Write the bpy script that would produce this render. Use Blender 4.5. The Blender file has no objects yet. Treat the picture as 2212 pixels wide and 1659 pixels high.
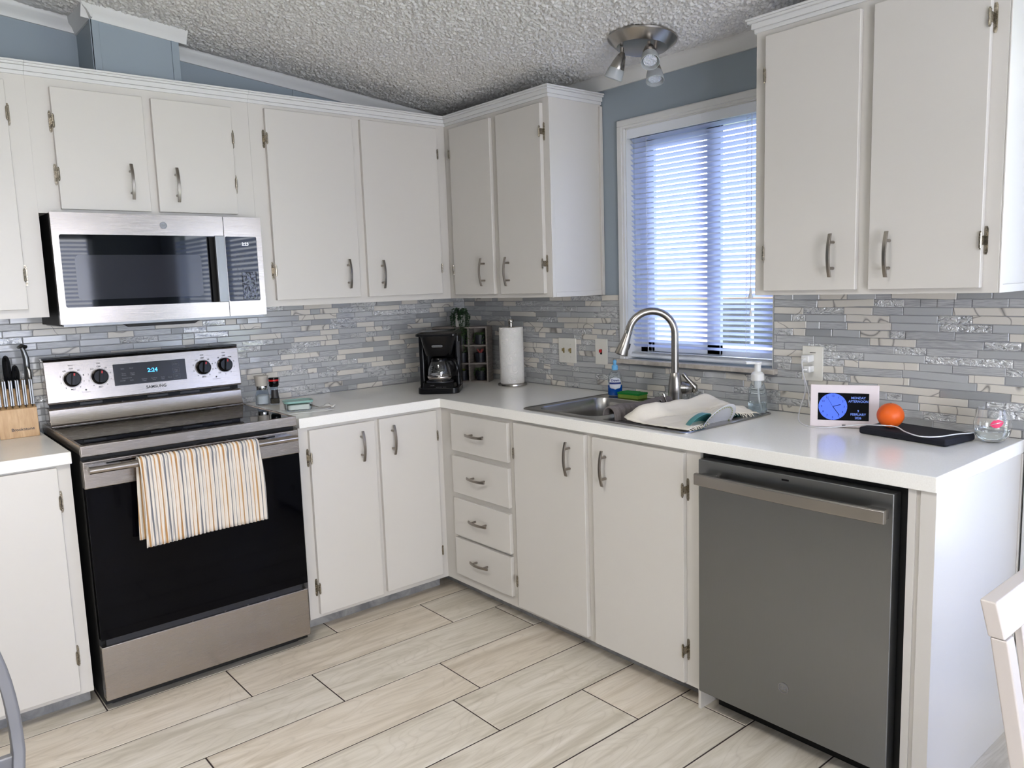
import bpy, bmesh, math, random
from mathutils import Matrix, Vector
from mathutils import noise as mnoise
rnd = random.Random(7)
R = math.radians
C = bpy.context.scene.collection
SC = bpy.context.scene

# ------------------------------------------------------------------ camera, world, lights, exposure
cam_d = bpy.data.cameras.new('camera'); cam = bpy.data.objects.new('camera', cam_d); C.objects.link(cam)
cam_d.sensor_width = 36; cam_d.sensor_fit = 'HORIZONTAL'; cam_d.lens = 1693.97 / 2212 * 36; cam_d.clip_start = .05; cam_d.clip_end = 200
def set_cam():
    y, p, r = R(50.1266), R(-7.348), R(-1.8741)
    fw = Vector((math.cos(p)*math.cos(y), math.cos(p)*math.sin(y), math.sin(p)))
    rt = Vector((math.sin(y), -math.cos(y), 0)); up = rt.cross(fw)
    r2 = rt*math.cos(r) + up*math.sin(r); u2 = -rt*math.sin(r) + up*math.cos(r)
    m = Matrix((r2, u2, -fw)).transposed().to_4x4(); m.translation = (-2.6323, -3.5417, 1.4232)
    cam.matrix_world = m
set_cam(); SC.camera = cam
SC.view_settings.view_transform = 'Standard'; SC.view_settings.look = 'None'
SC.view_settings.gamma = 1; SC.view_settings.use_curve_mapping = False
SC.view_settings.exposure = 0.18
w = bpy.data.worlds.new('sky'); SC.world = w; w.use_nodes = True
bg = w.node_tree.nodes['Background']; bg.inputs[0].default_value = (.78, .86, 1.0, 1); bg.inputs[1].default_value = 7.5
sun_d = bpy.data.lights.new('sun', 'SUN'); sun_d.energy = 5.0; sun_d.angle = .01; sun_d.color = (1, .95, .87)
sun = bpy.data.objects.new('sun', sun_d); C.objects.link(sun); sun.rotation_euler = (R(12), R(-38), 0)
def area(name, loc, rot, sx, sy, power, col=(1, 1, 1), portal=False):
    d = bpy.data.lights.new(name, 'AREA'); d.shape = 'RECTANGLE'; d.size = sx; d.size_y = sy; d.energy = power; d.color = col
    o = bpy.data.objects.new(name, d); C.objects.link(o); o.location = loc; o.rotation_euler = rot
    if portal: d.cycles.is_portal = True
    return o
RX0, RY0 = -5.0, -6.2          # room extents (right wall x=0, stove wall y=0)
area('daylight_side_window', (.30, -4.35, 1.28), (R(90), 0, R(90)), 2.9, 1.7, 48, (.96, .96, 1))
area('daylight_rear_window', (-1.25, RY0-.25, 1.5), (R(90), 0, 0), 1.3, 1.2, 32, (1, .95, .91))
area('added_rear_lamp', (-2.95, RY0-.25, 1.15), (R(90), 0, 0), 1.9, 2.1, 72, (1, .94, .89))  # lamp added to brighten the room; its patio door is made up
area('added_overhead_lamp', (-2.6, -2.3, 2.88), (0, 0, 0), .95, .95, 75, (1, .965, .92))  # lamp added to light floor and counters from above; skylight is invented
area('sink_window_portal', (.16, -1.56, 1.575), (R(90), 0, R(90)), .76, 1.02, 1, portal=True)

# ------------------------------------------------------------------ materials
def lin(c):
    return tuple(((v/255)/12.92 if v <= 10 else (((v/255)+.055)/1.055)**2.4) for v in c)
def mat(name, col, rough=.5, metal=0, spec=.5, trans=0, ior=1.45, emit=None, estr=1, alpha=1, coat=0, sub=0):
    m = bpy.data.materials.new(name); m.use_nodes = True; b = m.node_tree.nodes['Principled BSDF']
    i = b.inputs; i['Base Color'].default_value = (*lin(col), 1); i['Roughness'].default_value = rough
    i['Metallic'].default_value = metal; i['Specular IOR Level'].default_value = spec
    i['Transmission Weight'].default_value = trans; i['IOR'].default_value = ior; i['Alpha'].default_value = alpha
    i['Coat Weight'].default_value = coat
    if sub: i['Subsurface Weight'].default_value = sub; i['Subsurface Radius'].default_value = (.02, .02, .02)
    if emit: i['Emission Color'].default_value = (*lin(emit), 1); i['Emission Strength'].default_value = estr
    return m
class N:      # tiny node helper
    def __init__(s, m): s.t = m.node_tree; s.b = s.t.nodes['Principled BSDF']; s.m = m
    def n(s, typ, **k):
        nd = s.t.nodes.new(typ)
        for a, v in k.items():
            if a.startswith('i_'): nd.inputs[int(a[2:]) if a[2:].isdigit() else a[2:]].default_value = v
            else: setattr(nd, a, v)
        return nd
    def l(s, a, b): s.t.links.new(a, b)
    def coord(s, kind='Object', scale=(1, 1, 1), rand=0):
        tc = s.n('ShaderNodeTexCoord'); mp = s.n('ShaderNodeMapping'); mp.inputs['Scale'].default_value = scale
        s.l(tc.outputs[kind], mp.inputs['Vector'])
        if rand:
            oi = s.n('ShaderNodeObjectInfo'); mu = s.n('ShaderNodeMath', operation='MULTIPLY'); mu.inputs[1].default_value = rand
            s.l(oi.outputs['Random'], mu.inputs[0]); cb = s.n('ShaderNodeCombineXYZ')
            for k in range(3): s.l(mu.outputs[0], cb.inputs[k])
            s.l(cb.outputs[0], mp.inputs['Location'])
        return mp.outputs[0]
    def noise(s, vec, scale, detail=3, rough=.5, dist=0):
        nd = s.n('ShaderNodeTexNoise'); nd.inputs['Scale'].default_value = scale; nd.inputs['Detail'].default_value = detail
        nd.inputs['Roughness'].default_value = rough; nd.inputs['Distortion'].default_value = dist
        s.l(vec, nd.inputs['Vector']); return nd.outputs[0]
    def ramp(s, fac, stops, interp='LINEAR'):
        nd = s.n('ShaderNodeValToRGB'); e = nd.color_ramp; e.interpolation = interp
        while len(e.elements) < len(stops): e.elements.new(.5)
        for k, (p, c) in enumerate(stops):
            e.elements[k].position = p; e.elements[k].color = (*lin(c), 1) if not isinstance(c, float) else (c, c, c, 1)
        s.l(fac, nd.inputs[0]); return nd.outputs[0]
    def bump(s, h, strength=.3, dist=.002):
        nd = s.n('ShaderNodeBump'); nd.inputs['Strength'].default_value = strength; nd.inputs['Distance'].default_value = dist
        s.l(h, nd.inputs['Height']); s.l(nd.outputs[0], s.b.inputs['Normal']); return nd
    def math(s, op, a, b=None):
        nd = s.n('ShaderNodeMath', operation=op)
        for k, v in ((0, a), (1, b)):
            if v is None: continue
            if isinstance(v, (int, float)): nd.inputs[k].default_value = v
            else: s.l(v, nd.inputs[k])
        return nd.outputs[0]
    def mix(s, f, a, b):
        nd = s.n('ShaderNodeMix', data_type='RGBA')
        for k, v in ((0, f), (6, a), (7, b)):
            if isinstance(v, (int, float)): nd.inputs[k].default_value = v
            elif isinstance(v, tuple): nd.inputs[k].default_value = (*lin(v), 1)
            else: s.l(v, nd.inputs[k])
        return nd.outputs[2]
    def col(s, o): s.l(o, s.b.inputs['Base Color'])

M = {}
def paint(name, col, rough=.35, amp=.06):
    m = mat(name, col, rough); n = N(m); v = n.coord(scale=(1, 1, 1)); n.bump(n.noise(v, 90, 4), amp, .001); M[name] = m; return m
paint('cabinet_white', (206, 202, 196), .32); paint('trim_white', (214, 214, 213), .35)
paint('wall_blue', (146, 157, 166), .5, .1); paint('wall_plain', (140, 146, 150), .6, .1); paint('wall_dark', (96, 98, 100), .6, .1)
paint('counter', (216, 214, 206), .16, .02)
m = M['counter']; n = N(m); v = n.coord(); n.col(n.ramp(n.noise(v, 260, 2), [(.3, (236, 234, 228)), (.5, (239, 237, 232)), (.7, (241, 240, 235))])); n.bump(n.noise(v, 60, 2), .02, .001)
def steel(name, col, rough, dirv=(2, 2, 160), amp=.05):
    m = mat(name, col, rough, 1); n = N(m); v = n.coord(scale=dirv); f = n.noise(v, 6, 3)
    n.l(n.ramp(f, [(.3, rough-.05), (.7, rough+.08)]), n.b.inputs['Roughness']); n.bump(f, amp, .0006); M[name] = m
    return m
steel('steel', (172, 164, 157), .22, (3, 3, 220)); steel('steel_dark', (134, 135, 136), .33, (160, 160, 3), .03)
M['brushed_nickel'] = mat('brushed_nickel', (168, 163, 157), .27, 1); M['handle_metal'] = mat('handle_metal', (150, 143, 136), .3, 1)
steel('hinge_metal', (146, 138, 124), .25, (30, 30, 30), .03); M['sink_steel'] = mat('sink_steel', (168, 166, 163), .27, 1)
M['chrome'] = mat('chrome', (215, 213, 210), .08, 1)
M['black_glass'] = mat('black_glass', (5, 6, 10), .03, 0, .45); M['oven_glass'] = mat('oven_glass', (4, 4, 7), .05, 0, .12); M['black_plastic'] = mat('black_plastic', (7, 7, 10), .2, 0, .3)
M['black_matte'] = mat('black_matte', (7, 7, 8), .6); M['dark_grey'] = mat('dark_grey', (44, 45, 50), .35)
M['mesh_window'] = mat('mesh_window', (42, 43, 49), .05)
M['panel_black'] = mat('panel_black', (33, 33, 37), .2)
M['glass'] = mat('glass', (255, 255, 255), .0, 0, .5, 1, 1.45); M['frost'] = mat('frost', (235, 238, 240), .45, 0, .5, .7, 1.3)
M['pane'] = mat('pane', (245, 250, 255), 0, 0, .5, 1, 1.02)
M['water'] = mat('water', (235, 245, 250), 0, 0, .5, 1, 1.33)
M['vinyl'] = mat('vinyl', (226, 230, 238), .35); M['plate_white'] = mat('plate_white', (228, 225, 216), .35)
M['white_plastic'] = mat('white_plastic', (232, 232, 230), .3); M['pink_white'] = mat('pink_white', (232, 221, 223), .35)
M['slat'] = mat('slat', (214, 222, 240), .4, 0, .4); b = M['slat'].node_tree.nodes['Principled BSDF']
# slats: thin translucent vinyl
nt = M['slat'].node_tree; tr = nt.nodes.new('ShaderNodeBsdfTranslucent'); tr.inputs[0].default_value = (*lin((190, 204, 250)), 1)
mx = nt.nodes.new('ShaderNodeMixShader'); mx.inputs[0].default_value = .42; out = nt.nodes['Material Output']
nt.links.new(b.outputs[0], mx.inputs[1]); nt.links.new(tr.outputs[0], mx.inputs[2]); nt.links.new(mx.outputs[0], out.inputs[0])
M['cord_white'] = mat('cord_white', (228, 228, 232), .5)
M['red'] = mat('red', (190, 24, 28), .35); M['brass'] = mat('brass', (168, 150, 104), .3, .6)
M['orange'] = mat('orange', (232, 98, 24), .42); n = N(M['orange']); v = n.coord(); n.bump(n.noise(v, 240, 2), .35, .001)
M['black_fabric'] = mat('black_fabric', (14, 16, 28), .75); n = N(M['black_fabric']); n.bump(n.noise(n.coord(), 600, 2), .3, .001)
M['grout'] = mat('grout', (150, 151, 154), .85); M['floor_grout'] = mat('floor_grout', (54, 43, 42), .9)
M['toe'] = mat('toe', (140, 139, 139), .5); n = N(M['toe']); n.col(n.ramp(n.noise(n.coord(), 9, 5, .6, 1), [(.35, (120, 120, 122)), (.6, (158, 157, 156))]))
M['pot_black'] = mat('pot_black', (16, 18, 27), .5); M['pot_white'] = mat('pot_white', (196, 194, 190), .5)
M['leaf'] = mat('leaf', (58, 84, 40), .5); M['leaf_light'] = mat('leaf_light', (120, 140, 48), .5); M['leaf_red'] = mat('leaf_red', (150, 70, 66), .5)
M['leaf_dark'] = mat('leaf_dark', (34, 62, 34), .5)
M['cubby'] = mat('cubby', (112, 104, 98), .55); n = N(M['cubby']); n.col(n.ramp(n.noise(n.coord(scale=(2, 2, 20)), 8, 4), [(.3, (98, 91, 86)), (.7, (124, 116, 109))]))
# ceiling: popcorn relief
m = mat('popcorn', (216, 215, 213), .8); n = N(m); v = n.coord(); vo = n.n('ShaderNodeTexVoronoi', feature='SMOOTH_F1'); vo.inputs['Scale'].default_value = 75
n.l(v, vo.inputs['Vector']); h = n.math('ADD', n.math('MULTIPLY', vo.outputs[0], -1.2), n.noise(v, 110, 4, .6, .5))
n.bump(h, 1.0, .012); M['popcorn'] = m
M['popcorn_plain'] = mat('popcorn_plain', (216, 215, 213), .8)
# mosaic materials
m = mat('tile_glass', (150, 157, 165), .2, 0, .9, coat=.5); n = N(m)
oi = n.n('ShaderNodeObjectInfo'); n.col(n.ramp(oi.outputs['Random'], [(0, (152, 153, 154)), (.5, (174, 176, 177)), (1, (192, 193, 194))])); M['tile_glass'] = m
m = mat('tile_lined', (150, 157, 165), .22, 0, .9, coat=.5); n = N(m); v = n.coord(scale=(8, 8, 330), rand=9); f = n.noise(v, 3, 3)
n.col(n.ramp(f, [(.35, (150, 151, 153)), (.6, (192, 193, 194))])); n.bump(f, .25, .001); M['tile_lined'] = m
m = mat('tile_ripple', (225, 228, 232), .1, .35, coat=1); n = N(m); v = n.coord(scale=(1, 1, 1.6), rand=9); f = n.noise(v, 42, 3, .55, 1.4)
n.bump(f, 1.0, .016); n.col(n.ramp(f, [(.33, (176, 178, 180)), (.44, (218, 220, 221)), (.6, (236, 237, 238))])); M['tile_ripple'] = m
m = mat('tile_stone', (196, 192, 184), .22, 0, .5); n = N(m); v = n.coord(scale=(1, 1, 1), rand=9); wv = n.noise(v, 6, 1, .5, .6)
e = n.math('ABSOLUTE', n.math('SUBTRACT', wv, .5)); n.col(n.ramp(e, [(0, (130, 126, 122)), (.006, (186, 181, 174)), (.014, (214, 209, 200)), (1, (220, 215, 206))])); M['tile_stone'] = m
# floor plank
def plankmat(name, a, b_, c):
    m = mat(name, b_, .38); n = N(m); v = n.coord(scale=(1, 8, 8), rand=13); f = n.noise(v, 2.2, 6, .6, 1.2)
    v2 = n.coord(scale=(1.3, 5, 5), rand=31); g = n.noise(v2, 1.6, 1, .5, .2)
    ring = n.math('FRACT', n.math('MULTIPLY', g, 16)); ring = n.math('ABSOLUTE', n.math('SUBTRACT', ring, .5))
    c1 = n.ramp(f, [(.28, a), (.5, b_), (.72, c)]); fine = n.noise(n.coord(scale=(3, 130, 130), rand=7), 3, 3)
    k = n.ramp(ring, [(0, .22), (.12, .05), (.5, 0.0)]); c2 = n.mix(k, c1, (160, 148, 130)); c3 = n.mix(n.math('MULTIPLY', n.math('SUBTRACT', fine, .45), .45), c2, (172, 162, 147))
    n.col(c3); n.bump(fine, .05, .001); M[name] = m
plankmat('plank_grey', (182, 173, 156), (211, 203, 189), (227, 220, 209)); plankmat('plank_warm', (188, 175, 156), (214, 203, 187), (228, 219, 206))
m = mat('maple', (205, 168, 122), .4); n = N(m); oi = n.coord(scale=(1, 1, 1)); f = n.noise(n.coord(scale=(22, 22, 3)), 3, 4, .6, .5)
sx = n.n('ShaderNodeSeparateXYZ'); n.l(n.coord(), sx.inputs[0]); st = n.math('FRACT', n.math('MULTIPLY', n.math('FLOOR', n.math('MULTIPLY', sx.outputs[0], 60)), .37))
n.col(n.mix(n.math('MULTIPLY', st, .35), n.ramp(f, [(.3, (188, 150, 106)), (.7, (216, 182, 138))]), (176, 136, 92))); M['maple'] = m
# striped terry towel: ribs run down the cloth, colour by x
m = mat('stripe_towel', (235, 230, 222), .95, 0, .1); n = N(m); sx = n.n('ShaderNodeSeparateXYZ'); n.l(n.coord(), sx.inputs[0])
u = n.math('FRACT', n.math('MULTIPLY', n.math('ADD', sx.outputs[0], 5.0), 1/.0545))
n.col(n.ramp(u, [(0, (222, 214, 204)), (.14, (176, 138, 94)), (.24, (222, 214, 204)), (.44, (118, 120, 126)), (.52, (222, 214, 204)), (.68, (150, 148, 148)), (.75, (222, 214, 204)), (.90, (190, 152, 108)), (.96, (222, 214, 204))], 'CONSTANT'))
n.bump(n.noise(n.coord(), 700, 3), .5, .002); M['stripe_towel'] = m
m = mat('white_cloth', (224, 217, 205), .95, 0, .1); n = N(m); n.bump(n.noise(n.coord(), 500, 3), .4, .002); M['white_cloth'] = m
m = mat('grey_cloth', (112, 106, 104), .95, 0, .1); n = N(m); n.bump(n.noise(n.coord(), 300, 3), .6, .003); M['grey_cloth'] = m
M['teal'] = mat('teal', (76, 138, 140), .35); M['blue_soap'] = mat('blue_soap', (4, 88, 190), .1, 0, .5, .25); M['cap_blue'] = mat('cap_blue', (110, 180, 225), .35)
M['clear_plastic'] = mat('clear_plastic', (236, 243, 248), .04, 0, .5, 1, 1.12)
M['sponge_green'] = mat('sponge_green', (20, 128, 52), .9); n = N(M['sponge_green']); n.bump(n.noise(n.coord(), 200, 3), 1, .004)
M['sponge_yellow'] = mat('sponge_yellow', (120, 150, 60), .9); n = N(M['sponge_yellow']); n.bump(n.noise(n.coord(), 300, 3), 1, .004)
M['lid_teal'] = mat('lid_teal', (160, 205, 195), .3, 0, .5, .35); M['butter'] = mat('butter', (236, 230, 214), .5); M['salt'] = mat('salt', (232, 230, 228), .8)
M['pepper'] = mat('pepper', (70, 60, 48), .9); n = N(M['pepper']); n.col(n.ramp(n.noise(n.coord(), 500, 2), [(.4, (30, 26, 22)), (.6, (110, 98, 80))]))
M['beige_cap'] = mat('beige_cap', (190, 184, 174), .4); M['label_blue'] = mat('label_blue', (28, 52, 120), .4); M['label_white'] = mat('label_white', (225, 228, 236), .4)
M['pink'] = mat('pink', (226, 62, 108), .5); M['green_dot'] = mat('green_dot', (140, 150, 60), .4); M['plate_ceramic'] = mat('plate_ceramic', (214, 214, 216), .15)
M['screen_blue'] = mat('screen_blue', (20, 24, 60), .3, emit=(88, 122, 255), estr=1.0); M['screen_text'] = mat('screen_text', (20, 24, 60), .3, emit=(120, 150, 235), estr=.9)
M['screen_black'] = mat('screen_black', (5, 6, 12), .15); M['led_blue'] = mat('led_blue', (10, 20, 50), .3, emit=(70, 175, 255), estr=2.2); M['led_white'] = mat('led_white', (40, 40, 40), .3, emit=(235, 240, 255), estr=1.6)
M['print_grey'] = mat('print_grey', (112, 112, 116), .4); M['print_dark'] = mat('print_dark', (42, 40, 40), .4); M['badge'] = mat('badge', (140, 140, 140), .25, .8)
M['paper'] = mat('paper', (236, 233, 228), .9); n = N(M['paper']); v = n.coord(); vo = n.n('ShaderNodeTexVoronoi', feature='F1'); vo.inputs['Scale'].default_value = 24; n.l(n.coord(), vo.inputs['Vector'])
n.bump(n.math('SINE', n.math('MULTIPLY', vo.outputs[0], 60)), .5, .0015)
M['stone_sill'] = mat('stone_sill', (200, 192, 182), .4); n = N(M['stone_sill']); n.col(n.ramp(n.noise(n.coord(), 14, 5, .6, 1), [(.35, (176, 167, 156)), (.65, (208, 201, 192))]))
M['grey_tube'] = mat('grey_tube', (118, 118, 122), .35, .2); M['chair_white'] = mat('chair_white', (196, 188, 183), .3)
M['chair_navy'] = mat('chair_navy', (30, 36, 58), .8); n = N(M['chair_navy']); n.col(n.ramp(n.noise(n.coord(), 26, 1, .5, 1), [(.48, (30, 38, 62)), (.52, (205, 206, 212))], 'CONSTANT'))
M['lawn'] = mat('lawn', (104, 128, 70), .9); M['house_pink'] = mat('house_pink', (214, 190, 186), .8); M['roof'] = mat('roof', (130, 112, 108), .9); M['bulb'] = mat('bulb', (225, 228, 238), .1, .6)
m = M['bulb']; n = N(m); vo = n.n('ShaderNodeTexVoronoi'); vo.inputs['Scale'].default_value = 160; n.l(n.coord(), vo.inputs['Vector']); n.bump(vo.outputs[0], 1, .004)

# ------------------------------------------------------------------ mesh helpers
class MB:
    def __init__(s): s.v = []; s.f = []; s.nb = False
    def add(s, vs, fs):
        k = len(s.v); s.v += [Vector(p) for p in vs]; s.f += [tuple(i+k for i in f) for f in fs]; return s
    def box(s, x0, x1, y0, y1, z0, z1):
        s.nb = True
        return s.add([(x, y, z) for z in (z0, z1) for y in (y0, y1) for x in (x0, x1)],
                     [(0, 2, 3, 1), (4, 5, 7, 6), (0, 1, 5, 4), (2, 6, 7, 3), (0, 4, 6, 2), (1, 3, 7, 5)])
    def tube(s, pts, r, n=10, cap=True, flat=None):
        pts = [Vector(p) for p in pts]; rs = r if isinstance(r, (list, tuple)) else [r]*len(pts)
        k = len(s.v); prev = None
        for i, p in enumerate(pts):
            t = (pts[min(i+1, len(pts)-1)] - pts[max(i-1, 0)]).normalized()
            if prev is None:
                a = Vector((0, 0, 1)) if abs(t.z) < .9 else Vector((1, 0, 0)); u = t.cross(a).normalized()
            else: u = (prev - t*prev.dot(t)).normalized()
            prev = u; vv = t.cross(u)
            for j in range(n):
                a = 2*math.pi*j/n; s.v.append(p + (u*math.cos(a) + vv*math.sin(a)*(flat or 1))*rs[i])
        for i in range(len(pts)-1):
            for j in range(n):
                a = k+i*n+j; b = k+i*n+(j+1) % n; s.f.append((a, b, b+n, a+n))
        if cap: s.f.append(tuple(range(k+n-1, k-1, -1))); s.f.append(tuple(k+(len(pts)-1)*n+j for j in range(n)))
        return s
    def lathe(s, prof, c=(0, 0, 0), n=24, M4=None, ell=1, cap=True):
        k = len(s.v); c = Vector(c)
        for r, z in prof:
            for j in range(n):
                a = 2*math.pi*j/n; p = Vector((r*math.cos(a), r*ell*math.sin(a), z)); s.v.append((M4 @ p if M4 else p) + c)
        for i in range(len(prof)-1):
            for j in range(n):
                a = k+i*n+j; b = k+i*n+(j+1) % n; s.f.append((a, b, b+n, a+n))
        if cap and prof[0][0] > 1e-5 and prof[0] != prof[-1]: s.f.append(tuple(range(k+n-1, k-1, -1)))
        if cap and prof[-1][0] > 1e-5 and prof[0] != prof[-1]: s.f.append(tuple(k+(len(prof)-1)*n+j for j in range(n)))
        return s
    def prism(s, poly, fn, a, b):   # poly 2D extruded between a and b; fn(u,v,w)->xyz
        n = len(poly); return s.add([fn(u, v, a) for u, v in poly]+[fn(u, v, b) for u, v in poly],
            [tuple(range(n-1, -1, -1)), tuple(range(n, 2*n))]+[(i, (i+1) % n, (i+1) % n+n, i+n) for i in range(n)])
    def grid(s, nu, nv, fn, thick=0):
        k = len(s.v)
        for i in range(nu+1):
            for j in range(nv+1): s.v.append(Vector(fn(i/nu, j/nv)))
        for i in range(nu):
            for j in range(nv):
                a = k+i*(nv+1)+j; s.f.append((a, a+nv+1, a+nv+2, a+1))
        return s
    def tf(s, m4, frm=0):
        for i in range(frm, len(s.v)): s.v[i] = m4 @ s.v[i]
        return s
    def mesh(s, name, smooth=35):
        bm = bmesh.new(); vs = [bm.verts.new(p) for p in s.v]
        for f in s.f:
            try: bm.faces.new([vs[i] for i in f])
            except ValueError: pass
        if not s.nb: bmesh.ops.remove_doubles(bm, verts=bm.verts, dist=1e-6)
        bmesh.ops.recalc_face_normals(bm, faces=bm.faces)
        me = bpy.data.meshes.new(name); bm.to_mesh(me); bm.free(); fin(me, smooth); return me
def fin(me, smooth=35):
    if smooth:
        me.shade_smooth(); me.set_sharp_from_angle(angle=R(smooth))
def worldloc(o):
    p = Vector((0, 0, 0))
    while o: p += o.location; o = o.parent
    return p
def link(name, me, material, parent=None, world=False, bevel=0, kind=None, seg=2, loc=None):
    o = bpy.data.objects.new(name, me); C.objects.link(o)
    if material is not None and not me.materials: me.materials.append(M[material] if isinstance(material, str) else material)
    if parent:
        if world: me.transform(Matrix.Translation(-worldloc(parent)))
        o.parent = parent
    if loc is not None: o.location = loc
    if bevel:
        b = o.modifiers.new('bevel', 'BEVEL'); b.width = bevel; b.segments = seg; b.limit_method = 'ANGLE'; b.angle_limit = R(40); b.harden_normals = True
        me.shade_smooth()
    if kind: o['kind'] = kind
    return o
def obj(name, mb, material, parent=None, world=False, bevel=0, kind=None, smooth=35, label=None, seg=2):
    o = link(name, mb.mesh(name, smooth), material, parent, world, bevel, kind, seg)
    if label: o['label'] = label
    return o
def tag(o, label, cat, group=None):
    o['label'] = label; o['category'] = cat
    if group: o['group'] = group
    return o
def thing(name, label, cat, loc=(0, 0, 0), rz=0, group=None):
    o = bpy.data.objects.new(name, None); o.empty_display_size = .05; C.objects.link(o); o.location = loc; o.rotation_euler = (0, 0, rz)
    return tag(o, label, cat, group)
def struct(name, mb, material, **k): return obj(name, mb, material, kind='structure', **k)
def solidify(o, t, off=0):
    s = o.modifiers.new('solid', 'SOLIDIFY'); s.thickness = t; s.offset = off; return o
def subsurf(o, l=1):
    s = o.modifiers.new('sub', 'SUBSURF'); s.levels = l; s.render_levels = l; return o
def plate_mesh(name, loops, z0, z1, fn=None, smooth=0):     # polygon with holes, extruded
    bm = bmesh.new()
    for lp in loops:
        vs = [bm.verts.new((x, y, z1)) for x, y in lp]
        for i in range(len(vs)): bm.edges.new((vs[i], vs[(i+1) % len(vs)]))
    bmesh.ops.triangle_fill(bm, use_beauty=True, use_dissolve=False, edges=bm.edges[:])
    r = bmesh.ops.extrude_face_region(bm, geom=bm.faces[:])
    bmesh.ops.translate(bm, vec=(0, 0, z0-z1), verts=[g for g in r['geom'] if isinstance(g, bmesh.types.BMVert)])
    bmesh.ops.recalc_face_normals(bm, faces=bm.faces)
    if fn:
        for v_ in bm.verts: v_.co = fn(*v_.co)
        bmesh.ops.recalc_face_normals(bm, faces=bm.faces)
    me = bpy.data.meshes.new(name); bm.to_mesh(me); bm.free(); fin(me, smooth or 35); return me
def rrect(x0, x1, y0, y1, r, n=6):
    out = []
    for cx, cy, a0 in ((x1-r, y1-r, 0), (x0+r, y1-r, 90), (x0+r, y0+r, 180), (x1-r, y0+r, 270)):
        for k in range(n+1):
            a = R(a0+90*k/n); out.append((cx+r*math.cos(a), cy+r*math.sin(a)))
    return out
def rect(x0, x1, y0, y1): return [(x0, y0), (x1, y0), (x1, y1), (x0, y1)]
def interp(tab, u):
    for (a, c), (b_, d) in zip(tab, tab[1:]):
        if a <= u <= b_: return c+(d-c)*(u-a)/(b_-a)
    return tab[-1][1]
_txt = {}
def text_mb(mb, s, size, m4, align='CENTER', bold=0, squash=1):
    key = (s, align, bold)
    if key not in _txt:
        cu = bpy.data.curves.new('t', 'FONT'); cu.body = s; cu.size = 1; cu.align_x = align; cu.align_y = 'CENTER'; cu.extrude = .02; cu.offset = bold; cu.resolution_u = 3
        o = bpy.data.objects.new('t', cu); C.objects.link(o); dg = bpy.context.evaluated_depsgraph_get(); dg.update()
        me = bpy.data.meshes.new_from_object(o.evaluated_get(dg)); _txt[key] = ([v_.co.copy() for v_ in me.vertices], [tuple(p.vertices) for p in me.polygons])
        bpy.data.objects.remove(o); bpy.data.curves.remove(cu); bpy.data.meshes.remove(me)
    vs, fs = _txt[key]
    mb.add([m4 @ Vector((p.x*size*squash, p.y*size, p.z*min(size, .02))) for p in vs], fs); return mb
def frame_front(x, y, z, face='S'):  # text frame: on a vertical plane. S: faces -y ; W: faces -x
    if face == 'S': return Matrix(((1, 0, 0, x), (0, 0, -1, y), (0, 1, 0, z), (0, 0, 0, 1)))
    return Matrix(((0, 0, -1, x), (-1, 0, 0, y), (0, 1, 0, z), (0, 0, 0, 1)))
S_ = lambda u, o, z: (u, -o, z)      # stove wall: u = x, o = distance from wall
W_ = lambda u, o, z: (-o, u, z)      # window wall: u = y
def bx(mb, fn, u0, u1, o0, o1, z0, z1):
    a = fn(u0, o0, z0); b_ = fn(u1, o1, z1)
    return mb.box(min(a[0], b_[0]), max(a[0], b_[0]), min(a[1], b_[1]), max(a[1], b_[1]), z0, z1)

# ================================================================== SETTING
ZC = lambda x: 2.30 - .107*x                       # sloped ceiling height
YL, YR, ZB, ZT = -1.205, -1.925, 1.072, 2.062      # sink window opening
def wall_plate(name, outline, holes, fn, a, b_, material):
    return link(name, plate_mesh(name, [outline]+holes, a, b_, fn), material, kind='structure')
# floor
fl = struct('floor', MB().box(RX0, 0, RY0, 0, -.06, -.0014), 'floor_grout')
PL, PW, G = .878, .2575, .0048
offs = {0: -1.219, 1: -1.687, 2: -1.460, 3: -1.061, 4: -1.180, 5: -.808, 6: -.591, 7: -.985, 8: -1.39, 9: -.77, 10: -1.51, 11: -1.13}
yj = [-.4035, -.661, -.9185, -1.177, -1.431, -1.686, -1.945, -2.204, -2.470]
while yj[-1] > RY0+.1: yj.append(yj[-1]-PW)
pm = {}
def plank_mesh(L, Wd, warm):
    key = (round(L, 3), round(Wd, 3), warm)
    if key not in pm:
        me = MB().box(-L/2, L/2, -Wd/2, Wd/2, -.012, 0).mesh('plank'); me.materials.append(M['plank_warm' if warm else 'plank_grey'])
        pm[key] = me
    return pm[key]
for r in range(len(yj)-1):
    y1, y0 = yj[r]-G/2, yj[r+1]+G/2
    xe = -.0 if yj[r+1] < -2.76 else -.50
    o0 = offs.get(r, -1-rnd.random()*.8)
    k0 = math.floor((RX0-o0)/PL)
    for k in range(k0, 8):
        a, b_ = max(RX0, o0+k*PL+G/2), min(xe, o0+(k+1)*PL-G/2)
        if b_-a < .04: continue
        warm = (r == 3 and k == 0) or (r == 5 and k == 0) or (r == 0 and k == 0) or rnd.random() < .12
        o = link('plank', plank_mesh(b_-a, y1-y0, warm), None, fl, loc=((a+b_)/2, (y0+y1)/2, 0))
        o.modifiers.new('bevel', 'BEVEL').width = .0012
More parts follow.
